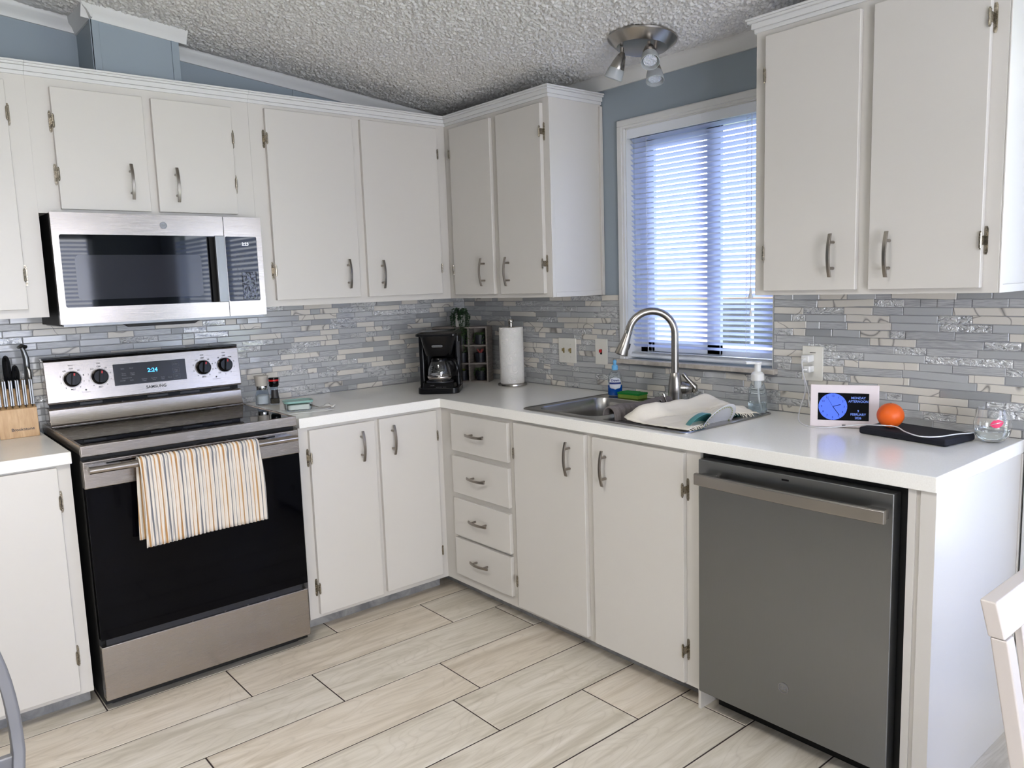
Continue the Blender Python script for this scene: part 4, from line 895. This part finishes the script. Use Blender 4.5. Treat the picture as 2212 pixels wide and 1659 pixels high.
for k in range(1, 13):
    a = R(30*k); text_mb(nm_, str(k), .0092, T0 @ Matrix.Translation((cx_+.0345*math.sin(a), cz_+.0345*math.cos(a), .0009)))
    nm_.add([T0 @ Vector((cx_+r_*math.sin(a)+s*.0005*math.cos(a), cz_+r_*math.cos(a)-s*.0005*math.sin(a), .0009)) for r_, s in ((.0405, -1), (.0405, 1), (.0438, 1), (.0438, -1))], [(0, 1, 2, 3)])
for ang, L, wd in ((73, .025, .0010), (144, .035, .0010), (330, .033, .0004)):
    a = R(ang); nm_.add([T0 @ Vector((cx_+r_*math.sin(a)+s*wd*math.cos(a), cz_+r_*math.cos(a)-s*wd*math.sin(a), .0010)) for r_, s in ((0, -1), (0, 1), (L, 1), (L, -1))], [(0, 1, 2, 3)])
obj('dial_print', nm_, 'screen_black', ck)
tx = MB()
for s, z in (('MONDAY', .098), ('AFTERNOON', .0865), ('9', .055), ('FEBRUARY', .0440), ('2026', .0325)): text_mb(tx, s, .0108, T0 @ Matrix.Translation((.0425, z, .0007)), bold=.015, squash=.92)
obj('screen_text', tx, 'screen_text', ck)
obj('sensor', MB().box(-.0055, .0055, -.0092, -.0080, .006, .010).tf(LM), 'badge', ck)
obj('easel_leg', MB().add([(-.02, .0095, .06), (.02, .0095, .06), (.02, .055, 0.0005), (-.02, .055, .0005), (-.02, .0125, .06), (.02, .0125, .06), (.02, .058, .0005), (-.02, .058, .0005)], [(0, 1, 2, 3), (4, 5, 6, 7), (0, 1, 5, 4), (2, 3, 7, 6), (1, 2, 6, 5), (0, 3, 7, 4)]), 'white_plastic', ck)
# ---- black sleeve, orange, glass
sl = obj('tablet_sleeve', MB().box(-.078, .078, -.14, .14, 0, .022), 'black_fabric', bevel=.007, seg=3); sl.location = (-.172, -2.518, .9145); sl.rotation_euler = (0, 0, R(-9)); tag(sl, 'black zipped tablet sleeve lying on the counter under the orange', 'sleeve')
og = thing('orange', 'whole orange resting on the black tablet sleeve', 'orange', (-.186, -2.448, .9755))
og_b = obj('peel', MB().lathe([(.0395*math.sin(math.pi*k/20)+1e-6*(k % 20 != 0)*0, -.0385*math.cos(math.pi*k/20)) for k in range(21)], n=32), 'orange', og)
obj('stem_scar', MB().lathe([(.003, .0383), (.002, .0390), (0, .0390)], n=8), 'leaf', og)
gl = thing('wine_glass', 'stemless glass with a pink lipstick kiss print and water at the counter end', 'glass', (-.100, -2.706, .9145))
pf = [(.0, .001), (.024, .001), (.034, .006), (.045, .020), (.0495, .038), (.049, .058), (.044, .080), (.040, .098)]
gp_ = [(r_, z) for r_, z in pf]+[(r_-.0012, z) for r_, z in pf[::-1][:-2]]+[(.022, .007), (0, .006)]
obj('glass_body', MB().lathe(gp_, n=40), 'glass', gl)
obj('water', MB().lathe([(0, .0075), (.022, .008), (.033, .011), (.0432, .022), (.0470, .034), (0, .034)], n=32), 'water', gl)
lp = MB(); Rg = .0497
def lipf(u, v):   # u,v in metres on the glass surface facing the camera
    a0 = math.atan2(-3.5417+2.706, -2.6323+.100)+.0; a = a0+(.011+u*1.2)/Rg; return (Rg*math.cos(a), Rg*math.sin(a), .061+v*1.2)
up_t = ([(-.0155, 0), (-.010, .006), (-.004, .010), (0, .0078), (.004, .010), (.010, .006), (.0155, 0)], [(-.0155, -.0001), (-.008, .0013), (0, .0018), (.008, .0013), (.0155, -.0001)])
lo_t = ([(-.0155, -.0006), (0, -.0002), (.0155, -.0006)], [(-.0155, -.0007), (-.010, -.007), (-.004, -.010), (.004, -.010), (.010, -.007), (.0155, -.0007)])
rot = R(-16)
for hi_, lw in (up_t, lo_t):
    def lf(a, b_):
        u = -.0155+.031*a; v = interp(hi_, u)*(1-b_)+interp(lw, u)*b_; return lipf(-(u*math.cos(rot)-v*math.sin(rot)), u*math.sin(rot)+v*math.cos(rot))
    lp.grid(20, 1, lf)
obj('lip_print', lp, 'pink', gl)

# ================================================================== CORNER: COFFEE MAKER, CUBBY, PAPER TOWEL
cf = thing('coffee_maker', 'black drip coffee maker standing in the counter corner', 'coffee maker', (-.470, -.418, .9142), R(-42))
obj('base', link and MB().prism(rrect(-.098, .098, -.125, .100, .030, 5), lambda u, v, w_: (u, v, w_), 0, .030), 'black_plastic', cf, bevel=.004)
obj('front_panel', MB().add([(-.080, -.124, .012), (.080, -.124, .012), (.070, -.098, .050), (-.070, -.098, .050), (-.085, -.06, .012), (.085, -.06, .012), (.08, -.06, .050), (-.08, -.06, .050)],
    [(0, 1, 2, 3), (4, 5, 6, 7), (0, 1, 5, 4), (1, 2, 6, 5), (2, 3, 7, 6), (3, 0, 4, 7)]), 'black_plastic', cf, bevel=.003)
cpm = Matrix.Translation((0, -.112, .032)) @ Matrix.Rotation(R(-34), 4, 'X') @ frame_front(0, 0, 0)
obj('buttons', text_mb(text_mb(MB(), 'AUTO OFF   PROG', .006, cpm @ Matrix.Translation((.012, -.002, .001))), '12 CUP', .006, cpm @ Matrix.Translation((-.03, .008, .001))), 'print_grey', cf)
obj('warming_plate', MB().lathe([(.066, 0), (.066, .004), (0, .004)], (0, -.038, .050), 32), 'dark_grey', cf)
obj('column', MB().prism(rrect(-.098, .098, .030, .100, .020, 4), lambda u, v, w_: (u, v, w_), .028, .272), 'black_plastic', cf, bevel=.003)
obj('side_wall', MB().prism(rrect(-.098, -.070, -.035, .04, .010, 3), lambda u, v, w_: (u, v, w_), .03, .272), 'black_plastic', cf, bevel=.002)
def loft(mb, secs):
    n = len(secs[0][0]); vs = []; 
    for pl_, z in secs: vs += [(x, y, z) for x, y in pl_]
    m = len(secs); return mb.add(vs, [tuple(range(n)), tuple((m-1)*n+i for i in range(n))]+[(k*n+i, k*n+(i+1) % n, (k+1)*n+(i+1) % n, (k+1)*n+i) for k in range(m-1) for i in range(n)])
obj('filter_basket', loft(MB(), [(rrect(-.062, .062, -.090, .045, .045), .176), (rrect(-.066, .066, -.098, .045, .045), .190), (rrect(-.076, .080, -.118, .050, .035), .255), (rrect(-.078, .084, -.122, .05, .03), .272)]), 'black_plastic', cf, bevel=.002)
obj('lid', loft(MB(), [(rrect(-.100, .100, -.124, .104, .025), .272), (rrect(-.100, .100, -.124, .104, .025), .282), (rrect(-.085, .085, -.105, .095, .03), .292)]), 'black_plastic', cf, bevel=.002)
npl = obj('nameplate', MB().prism(rrect(-.026, .026, -.0055, .0055, .0054, 5), lambda u, v, w_: (u+.002, -.1135-.0012*0+w_, v+.226), -.0025, .004), 'badge', cf)
obj('lettering', text_mb(MB(), 'BLACK+DECKER', .0055, frame_front(.002, -.1163, .226)), 'print_dark', npl)
obj('water_gauge', MB().add([(.084, -.088+.06, .115), (.096, -.088+.06, .115), (.100, -.088+.055, .24), (.084, -.088+.055, .24), (.084, -.02, .115), (.096, -.02, .115), (.100, -.02, .24), (.084, -.02, .24)],
    [(0, 1, 2, 3), (4, 5, 6, 7), (0, 1, 5, 4), (1, 2, 6, 5), (2, 3, 7, 6), (3, 0, 4, 7)]), 'dark_grey', cf)
obj('side_wall', MB().prism(rrect(.070, .098, -.030, .04, .010, 3), lambda u, v, w_: (u, v, w_), .03, .272), 'black_plastic', cf, bevel=.002)
cr = thing('coffee_carafe', 'glass carafe with black handle on the coffee maker hot plate', 'carafe', tuple(Vector((-.470, -.418, .9142+.0545))+Matrix.Rotation(R(-42), 3, 'Z') @ Vector((0, -.040, 0))), R(-42))
obj('glass_body', MB().lathe([(0, .001), (.050, .001), (.058, .008), (.060, .030), (.056, .062), (.045, .092), (.040, .102), (.0385, .102), (.0435, .091), (.0545, .061), (.0585, .030), (.056, .009), (.049, .003), (0, .003)], n=40), 'glass', cr)
obj('band', MB().lathe([(.0604, .014), (.0610, .015), (.0615, .024), (.0610, .025)], n=40, cap=False), 'steel', cr)
obj('lid', MB().lathe([(.0, .118), (.020, .118), (.040, .110), (.043, .102), (.043, .094), (.0, .094)], n=32), 'black_plastic', cr)
obj('handle', MB().tube([(.040, -.012, .104), (.062, -.025, .106), (.080, -.036, .092), (.088, -.040, .060), (.080, -.036, .030), (.061, -.026, .020)], [.008, .010, .011, .0115, .010, .007], 12), 'black_plastic', cr)
lbm = MB().prism(rrect(-.021, .021, -.006, .006, .0058, 4), lambda u, v, w_: (u-.012, -.0600+w_+.0002*0+abs(u)*.15, v+.038), -.001, .0005); nb = obj('nameplate', lbm, 'badge', cr)
obj('level_marks', text_mb(text_mb(text_mb(MB(), '8', .008, frame_front(-.03, -.0535, .066)), '10', .008, frame_front(-.03, -.052, .074)), '6', .008, frame_front(-.03, -.055, .056)), 'print_grey', cr)
# cubby shelf
kb = thing('cubby_shelf', 'grey wooden nine-hole cubby shelf with small potted plants in the corner', 'shelf', (-.2190, -.2365, .9142), R(-54.4))
W3, t3 = .30, .008; CW = (W3-4*t3)/3
obj('back_panel', MB().box(-W3/2, W3/2, .093, .098, 0, .29), 'cubby', kb)
for k in range(4):
    x = -W3/2+k*(CW+t3)
    obj('side' if k in (0, 3) else 'divider', MB().box(x, x+t3, 0, .093, .0, .29), 'cubby', kb, bevel=.0008)
HH = (.29-4*t3)/3
for k in range(4):
    z = k*(HH+t3)
    for c_ in range(3):
        x = -W3/2+t3+c_*(CW+t3); obj('board', MB().box(x, x+CW, 0, .093, z, z+t3), 'cubby', kb)
kR = Matrix.Rotation(R(-54.4), 4, 'Z')
def in_cubby(c_, r_, dy=.045):
    return Vector(kb.location)+(kR @ Vector((-W3/2+t3+CW/2+c_*(CW+t3), dy, (2-r_)*(HH+t3)+t3+.0003)))
def succulent(kind, c_, r_, label):
    rr = random.Random(c_*7+r_*3+1); t = thing('potted_succulent', label, 'plant', in_cubby(c_, r_), R(-54.4), 'small plants in the cubby holes')
    obj('pot', MB().lathe([(0, 0), (.024, 0), (.029, .046), (.029, .050), (.026, .050), (.025, .042), (0, .042)], n=20), 'pot_black', t)
    mb = MB()
    if kind == 'spike':
        for k in range(18):
            a = rr.random()*6.28; e = .006+rr.random()*.022; h = .022+rr.random()*.010; d = Vector((math.cos(a), math.sin(a), 0))
            mb.tube([(0, 0, .040), d*e*.5+Vector((0, 0, .040+h*.6)), d*e+Vector((0, 0, .040+h))], [.002, .003, .0004], 5)
    elif kind == 'rosette':
        for k in range(22):
            a = k*2.4; e = .008+k*.0009; z = .058-k*.0008; d = Vector((math.cos(a), math.sin(a), 0)); u = Vector((-d.y, d.x, 0))*.0045
            mb.add([Vector((0, 0, z-.006)), d*e*.6+u+Vector((0, 0, z-.002)), d*e+Vector((0, 0, z+.003)), d*e*.6-u+Vector((0, 0, z-.002))], [(0, 1, 2, 3)])
    else:
        for k in range(12):
            a = rr.random()*6.28; d = Vector((math.cos(a), math.sin(a), 0)); L = .3+rr.random()
            for j in range(7):
                q = j/6; p = d*(.010+.026*q)+Vector((0, 0, .050+.014*math.sin(q*3)-.034*L*q*q))
                mb.tube([p, p+Vector((rr.uniform(-.004, .004), rr.uniform(-.004, .004), .003))], [.003, .001], 5)
    obj('leaves', mb, {'spike': 'leaf_red', 'rosette': 'leaf_light', 'trail': 'leaf'}[kind], t)
for kind, c_, r_, lab in (('trail', 1, 0, 'trailing plant in the top middle cubby hole'), ('trail', 2, 0, 'dark pot with low green leaves in the top right cubby hole'), ('trail', 1, 1, 'trailing green succulent in the centre cubby hole'),
    ('spike', 2, 1, 'small reddish spiky plant in the middle right cubby hole'), ('rosette', 1, 2, 'yellow-green rosette succulent in the bottom middle cubby hole'), ('trail', 2, 2, 'dim green plant in the bottom right cubby hole')):
    succulent(kind, c_, r_, lab)
# trailing plant on the cubby
tp = thing('trailing_plant', 'trailing green succulent in a white pot on top of the cubby', 'plant', (-.205, -.232, 1.2046))
obj('pot', MB().lathe([(0, 0), (.022, 0), (.0245, .004), (.026, .062), (.0235, .062), (.022, .05), (0, .05)], n=28), 'pot_white', tp)
rr = random.Random(9); strands = []
vdir = Vector((-.62, -.79, 0)); sdir = Vector((.77, -.64, 0))
for k in range(40):
    a = rr.random()*2*math.pi; d = sdir*math.cos(a)+vdir*math.sin(a)
    right = d.dot(sdir) > 0; L = rr.uniform(.09, .19) if right else rr.uniform(.05, .11)
    if d.dot(vdir) < -.2: L *= .5; 
    if k % 4 == 0: L = .02
    out_r = rr.uniform(.030, .050); hgt = rr.uniform(.015, .038); ps = []
    for j in range(15):
        q = j/14; s = min(1, q*2.2); r_ = out_r*math.sin(s*math.pi/2); z = .060+hgt*math.sin(min(1, q*2.6)*math.pi)*(1) - (L*max(0, q-.35)/.65)
        ps.append(d*r_+Vector((rr.uniform(-.002, .002), rr.uniform(-.002, .002), z)))
    strands.append((ps, L))
mb, mbl = MB(), MB()
for ps, L in strands:
    for j in range(len(ps)-1):
        for s in range(3):
            p = ps[j].lerp(ps[j+1], s/3); dd_ = Vector((rr.uniform(-1, 1), rr.uniform(-1, 1), rr.uniform(-.6, .6))).normalized()
            tgt = mbl if (j > 9 and L > .08) else mb; e = dd_*.0105; u = dd_.cross(Vector((0, 0, 1))).normalized()*.0044
            tgt.add([p, p+e*.5+u, p+e, p+e*.5-u], [(0, 1, 2, 3)])
stm = MB()
for ps, L in strands: stm.tube(ps, .0008, 4)
obj('stems', stm, 'leaf_dark', tp); obj('leaves', mb, 'leaf_dark', tp, kind='stuff'); obj('new_leaves', mbl, 'leaf', tp, kind='stuff', label='lighter green hanging leaf tips')
# paper towel
ph = thing('paper_towel_holder', 'round brushed steel paper towel stand', 'holder', (-.125, -.545, .9142))
obj('base', MB().lathe([(0, 0), (.072, 0), (.074, .003), (.073, .010), (.068, .0125), (0, .0125)], n=48), 'brushed_nickel', ph)
obj('pole', MB().lathe([(.008, .012), (.008, .312), (.0075, .312)], n=16), 'brushed_nickel', ph)
obj('finial', MB().lathe([(.0115, .290), (.0115, .312), (.016, .316), (.0165, .326), (.014, .331), (0, .332)], n=24), 'brushed_nickel', ph)
pr_ = thing('paper_towel_roll', 'white quilted paper towel roll on the steel stand', 'paper towel', (-.125, -.545, .9271))
obj('roll', MB().lathe([(.021, 0), (.0585, 0), (.060, .002), (.060, .276), (.0585, .278), (.021, .278), (.021, 0)], n=64), 'paper', pr_, smooth=50)
obj('loose_sheet', MB().grid(10, 1, lambda a, b_: ((.0603+.002*a*a)*math.cos(R(-75-28*a)), (.0603+.002*a*a)*math.sin(R(-75-28*a)), .001+.276*b_)), 'paper', pr_)

# ================================================================== LEFT COUNTER ITEMS
ks = thing('knife_block', 'light maple knife block on the counter left of the range', 'knife block', (-2.197, -.11, .9142))
kw0, kw1 = -.064, .062
obj('block', MB().prism([(-.068, 0), (-.060, .106), (-.022, .118), (-.010, .172), (.060, .205), (.072, 0)], lambda u, v, w_: (w_, u, v), kw0, kw1), 'maple', ks, bevel=.0015)
obj('lettering', text_mb(MB(), 'Brookstone', .0155, Matrix.Translation((.010, -.0678+.0017, .030)) @ Matrix.Rotation(R(-4.3), 4, 'X') @ frame_front(0, 0, 0), bold=.015), 'print_dark', ks)
def steak(i, x, lab):
    t = thing('steak_knife', lab, 'knife', (x, -.158, 1.0195), 0, 'steel handled steak knives in the block')
    Mt = Matrix.Rotation(R(-4), 4, 'X')
    obj('handle', MB().box(-.0062, -.0006, -.008, .008, .012, .106).box(.0006, .0062, -.008, .008, .012, .106).tf(Mt), 'steel_dark', t, bevel=.0012)
    obj('tang', MB().box(-.0007, .0007, -.0072, .0072, .003, .105).tf(Mt), 'black_matte', t)
    obj('rivets', MB().lathe([(.0032, .1058), (.0024, .1078), (0, .108)], (-.0034, 0, 0), 10, M4=Mt).lathe([(.0032, .1058), (.0024, .1078), (0, .108)], (.0034, 0, 0), 10, M4=Mt), 'chrome', t)
for i, (x, lab) in enumerate(((-2.250, 'steel steak knife at the left frame edge in the block'), (-2.2300, 'second steak knife from the left in the block'), (-2.2095, 'third steak knife from the left in the block'),
    (-2.1885, 'fourth steak knife from the left in the block'), (-2.1670, 'steak knife in front of the tall chef knife handle'), (-2.1455, 'rightmost steak knife in the block'))): steak(i, x, lab)
kk = thing('chef_knife', 'tallest steel chef knife with a hooked handle end in the block', 'knife', (-2.143, -.085, 1.09))
obj('handle', MB().tube([(0, 0, -.005), (0, -.001, .03), (.002, -.002, .07), (.002, -.003, .11), (-.004, -.005, .140), (-.010, -.010, .153)], [.010, .0125, .014, .0145, .012, .009], 14, flat=.75), 'steel_dark', kk)
obj('butt', MB().tube([(.006, -.004, .152), (-.010, -.012, .158), (-.022, -.018, .152)], [.009, .010, .006], 12, flat=.8), 'steel_dark', kk)
kk = thing('paring_knife', 'shorter steel knife in front of the chef knife handle', 'knife', (-2.142, -.118, 1.065))
obj('handle', MB().tube([(0, .012, -.01), (0, .006, .02), (.001, 0, .06), (0, -.004, .09), (-.003, -.006, .105)], [.008, .0105, .0125, .0115, .006], 14, flat=.75), 'brushed_nickel', kk)
kk = thing('bread_knife', 'curved steel knife handle at the left frame edge of the block', 'knife', (-2.243, -.09, 1.085))
obj('handle', MB().tube([(0, 0, -.005), (.002, -.002, .03), (.004, -.004, .08), (.000, -.008, .12), (-.012, -.012, .145)], [.011, .0135, .015, .015, .010], 14, flat=.75), 'steel_dark', kk)
kk = thing('kitchen_scissors', 'black handled kitchen scissors standing in the knife block', 'scissors', (-2.196, -.100, 1.060))
for k, (dx, h) in enumerate(((-.010, .155), (.010, .118))):
    obj('handle_loop', MB().tube(smooth([(dx*.2, 0, -.005), (dx-.006, -.004, .04), (dx*1.3-.006, -.006, h-.030), (dx*1.3, -.008, h-.004), (dx*1.3+.008, -.006, h-.030), (dx+.006, -.004, .04), (dx*.2+.002, 0, -.005)], 5), .0062, 8), 'black_plastic', kk)
    obj('grip', MB().tube([(dx*.6, 0, .0), (dx, -.003, .05), (dx*1.3, -.006, h-.02)], [.006, .0095, .008], 10), 'black_plastic', kk)
# grinders
sa = thing('salt_grinder', 'glass salt grinder with wide beige cap, the left one', 'grinder', (-1.247, -.122, .9142))
obj('glass_body', MB().lathe([(0, .001), (.031, .001), (.0325, .005), (.030, .040), (.025, .060), (.024, .072), (.0228, .072), (.0238, .060), (.0288, .040), (.031, .006), (0, .004)], n=32), 'clear_plastic', sa)
obj('salt', MB().lathe([(0, .0045), (.0300, .006), (.0282, .040), (.018, .046), (0, .047)], n=28), 'salt', sa)
obj('collar', MB().lathe([(.0245, .069), (.0250, .071), (.0250, .084), (.0245, .086), (0, .086)], n=32), 'chrome', sa)
obj('cap', MB().lathe([(.0262, .0855), (.0268, .100), (.030, .122), (.0325, .129), (.0322, .131), (.029, .131), (.020, .127), (0, .127)], n=36), 'beige_cap', sa)
pe = thing('pepper_grinder', 'small pepper grinder with black and red cap, the right one', 'grinder', (-1.208, -.165, .9142))
obj('glass_body', MB().lathe([(0, .001), (.0185, .001), (.0215, .010), (.0215, .030), (.0175, .055), (.0165, .080), (.0155, .080), (.0165, .055), (.0205, .030), (.0205, .010), (0, .003)], n=28), 'clear_plastic', pe)
obj('peppercorns', MB().lathe([(0, .004), (.018, .005), (.0202, .010), (.0200, .028), (0, .030)], n=24), 'pepper', pe)
obj('label', MB().grid(12, 4, lambda a, b_: (.0212*math.cos(R(200+110*a))*(1-.18*b_), .0212*math.sin(R(200+110*a))*(1-.18*b_), .030+.038*b_)), 'print_dark', pe)
obj('cap', MB().lathe([(.0180, .080), (.0215, .086), (.0220, .100), (.0222, .120), (.020, .122), (0, .122)], n=32), 'black_plastic', pe)
obj('cap_band', MB().lathe([(.0223, .106), (.0226, .107), (.0226, .113), (.0223, .114)], n=32, cap=False), 'red', pe)
# butter box
bb = thing('glass_container', 'rectangular glass food container with pale teal lid holding butter', 'container', (-1.218, -.425, .9165), R(-16))
oc, ic = [(rrect(-.050, .050, -.034, .034, .014, 4), .0), (rrect(-.054, .054, -.038, .038, .016, 4), .008), (rrect(-.057, .057, -.041, .041, .018, 4), .036)], None
gb = MB(); n_ = len(oc[0][0]); vs = []
for pl2, z in oc+[(rrect(-.0545, .0545, -.0385, .0385, .016, 4), .036), (rrect(-.0515, .0515, -.0355, .0355, .014, 4), .009), (rrect(-.048, .048, -.032, .032, .012, 4), .003)]: vs += [(x, y, z) for x, y in pl2]
gb.add(vs, [tuple(range(n_)), tuple(5*n_+i for i in range(n_))]+[(k*n_+i, k*n_+(i+1) % n_, (k+1)*n_+(i+1) % n_, (k+1)*n_+i) for k in range(5) for i in range(n_)])
obj('glass_box', gb, 'clear_plastic', bb); obj('butter', MB().prism(rrect(-.044, .046, -.030, .030, .012, 4), lambda u, v, w_: (u, v, w_), .0035, .027), 'butter', bb, bevel=.004)
obj('lid', loft(MB(), [(rrect(-.059, .059, -.043, .043, .018, 4), .034), (rrect(-.060, .060, -.044, .044, .018, 4), .038), (rrect(-.060, .060, -.044, .044, .018, 4), .043), (rrect(-.052, .052, -.036, .036, .014, 4), .0435), (rrect(-.051, .051, -.035, .035, .014, 4), .041)]), 'lid_teal', bb, bevel=.001)
pn_ = obj('paper_sheet', MB().grid(14, 10, lambda a, b_: (-1.305+.20*a+.02*b_, -.505+.15*b_-.03*a, .9148+.0006*math.sin(a*7+b_*5))), 'white_plastic'); solidify(pn_, .0006, 1); tag(pn_, 'thin white paper sheet lying under the glass container', 'paper')
ps_ = obj('paper_scrap', MB().grid(12, 8, lambda a, b_: (-1.150+.085*a, -.500+.06*b_+.03*a, .9152+.018*max(0, a-.45)*abs(math.sin(a*8+b_*2))+.014*max(0, b_-.5)*a)), 'salt'); solidify(ps_, .0006, 1); tag(ps_, 'crumpled white paper scrap beside the spoon', 'paper')
sp_ = MB().tube([(-1.172, -.412, .938), (-1.160, -.430, .932), (-1.150, -.445, .926)], [.003, .013, .004], 12, flat=.3); sp_.tube([(-1.152, -.442, .927), (-1.138, -.462, .922), (-1.105, -.500, .9235)], [.0035, .0025, .0045], 8, flat=.4)
tag(obj('small_spoon', sp_, 'steel'), 'small steel spoon leaning against the glass container', 'cutlery')

# ================================================================== CEILING LIGHT
lf = thing('ceiling_light', 'brushed nickel three-spot ceiling light near the window, switched off', 'ceiling light', (-.262, -1.53, ZC(-.262)))
TM = Matrix.Rotation(R(6.1), 4, 'Y')
obj('canopy', MB().lathe([(.085, .004), (.085, -.012), (.126, -.014), (.130, -.018), (.129, -.024), (.096, -.052), (.094, -.053), (.088, -.051), (.030, -.046), (0, -.045)], n=56, M4=TM), 'brushed_nickel', lf)
def spot(dx, dy, aim, L0=.03):
    p = Vector((dx, dy, -.048)); q = p+Vector((0, 0, -L0)); a = Vector(aim).normalized()
    am = obj('arm', MB().tube([p, q], .0065, 12), 'handle_metal', lf)
    m4 = Matrix.Translation(q+Vector((0, 0, .004))-a*.012) @ a.to_track_quat('Z', 'Y').to_matrix().to_4x4()
    hd_ = obj('spot_head', MB().lathe([(0, 0), (.007, .002), (.016, .016), (.024, .040), (.0285, .062), (.0285, .066), (.026, .066), (0, .064)], n=28, M4=m4), 'brushed_nickel', lf)
    obj('glass_shade', MB().lathe([(.0275, .058), (.031, .072), (.0345, .100), (.0325, .101), (.0295, .074), (.026, .062)], n=28, M4=m4), 'frost', hd_)
    obj('bulb', MB().lathe([(0, .070), (.014, .070), (.0245, .088), (.0245, .091), (0, .091)], n=24, M4=m4), 'bulb', hd_)
spot(-.060, .050, (-.15, .42, -.95)); spot(-.035, -.060, (-.45, -.42, -.78), .022); spot(.062, .0, (-.28, -.30, -.95), .045)

# ================================================================== CHAIRS
wc = thing('dining_chair', 'white painted wooden dining chair at the right frame edge', 'chair', (-1.18, -3.36, 0))
cx0, cx1 = -1.402, -.962
def slab(mb, x0, x1, ya, za, yb_, zb2, th):     # slanted member between (ya,za) and (yb,zb), thickness th in y
    return mb.add([(x0, ya, za), (x1, ya, za), (x1, ya-th, za), (x0, ya-th, za), (x0, yb_, zb2), (x1, yb_, zb2), (x1, yb_-th, zb2), (x0, yb_-th, zb2)],
                  [(0, 1, 2, 3), (4, 5, 6, 7), (0, 1, 5, 4), (1, 2, 6, 5), (2, 3, 7, 6), (3, 0, 4, 7)])
obj('top_rail', slab(MB(), cx0, cx1, -3.1285, .938, -3.142, .884, .0235), 'chair_white', wc, True, bevel=.003)
for x in (cx0+.0, cx1-.028):
    obj('back_leg', slab(slab(MB(), x, x+.028, -3.1445, .884, -3.195, .60, .024), x, x+.028, -3.195, .60, -3.195, .0005, .030), 'chair_white', wc, True, bevel=.003)
for k in range(4): obj('spindle', slab(MB(), cx0+.095+.08*k, cx0+.115+.08*k, -3.144, .886, -3.208, .47, .012), 'chair_white', wc, True, bevel=.002)
obj('seat', MB().box(cx0, cx1, -3.60, -3.192, .445, .470), 'chair_white', wc, True, bevel=.008)
for x in (cx0+.01, cx1-.045): obj('front_leg', MB().box(x, x+.035, -3.59, -3.555, .0005, .445), 'chair_white', wc, True, bevel=.003)
gc = thing('hoop_back_chair', 'grey hoop-backed chair cut off by the lower left frame corner', 'chair', (-2.68, -2.15, 0))
hx, hz_, hy, rx, rz_ = -2.684, .62, -1.94, .200, .36
def sup(t): c, s = math.cos(t), math.sin(t); return Vector((hx+rx*math.copysign(abs(c)**.85, c), hy-.0, hz_+rz_*math.copysign(abs(s)**.85, s)))
hp = [sup(math.pi*k/40) for k in range(41)]; hp = [Vector((hx+rx-.035, hy-.02, .44)), Vector((hx+rx-.012, hy-.01, .52))]+hp+[Vector((hx-rx+.012, hy-.01, .52)), Vector((hx-rx+.035, hy-.02, .44))]
mb = MB(); secs = []
for i, p in enumerate(hp):
    t = (hp[min(i+1, len(hp)-1)]-hp[max(i-1, 0)]).normalized(); u = Vector((0, 1, 0)).cross(t).normalized(); v_ = Vector((0, 1, 0))
    secs += [p+u*.010-v_*.015, p+u*.006-v_*.019, p-u*.010-v_*.017, p-u*.010+v_*.017, p+u*.010+v_*.017]
nS = 5; mb.add(secs, [tuple(range(nS)), tuple((len(hp)-1)*nS+k for k in range(nS))]+[(i*nS+k, i*nS+(k+1) % nS, (i+1)*nS+(k+1) % nS, (i+1)*nS+k) for i in range(len(hp)-1) for k in range(nS)])
obj('hoop', mb, 'grey_tube', gc, True, bevel=.002)
obj('seat', MB().prism(rrect(-2.884, -2.484, -2.36, -1.935, .09, 6), lambda u, v, w_: (u, v, w_), .430, .452), 'grey_tube', gc, True, bevel=.004)
obj('cross_rail', MB().box(hx-rx+.004, hx+rx-.006, hy-.008, hy+.008, .585, .612), 'grey_tube', gc, True, bevel=.003)
cu = obj('cushion', MB().prism(rrect(-2.85, -2.515, -.0, .0+.17, .05, 5), lambda u, v, w_: (u, -1.965-.05*(1-v/.17)+w_, .455+v), -.045, 0), 'chair_navy', bevel=.012, seg=3); tag(cu, 'navy and white patterned cushion leaning on the grey chair back', 'cushion')
for x, y in ((-2.52, -2.0), (-2.85, -2.0), (-2.52, -2.32), (-2.85, -2.32)):
    obj('leg', MB().tube([(x, y, .432), (x+(.02 if x > -2.6 else -.02), y+(.02 if y > -2.1 else -.02), .0005)], [.016, .011], 12), 'grey_tube', gc, True)
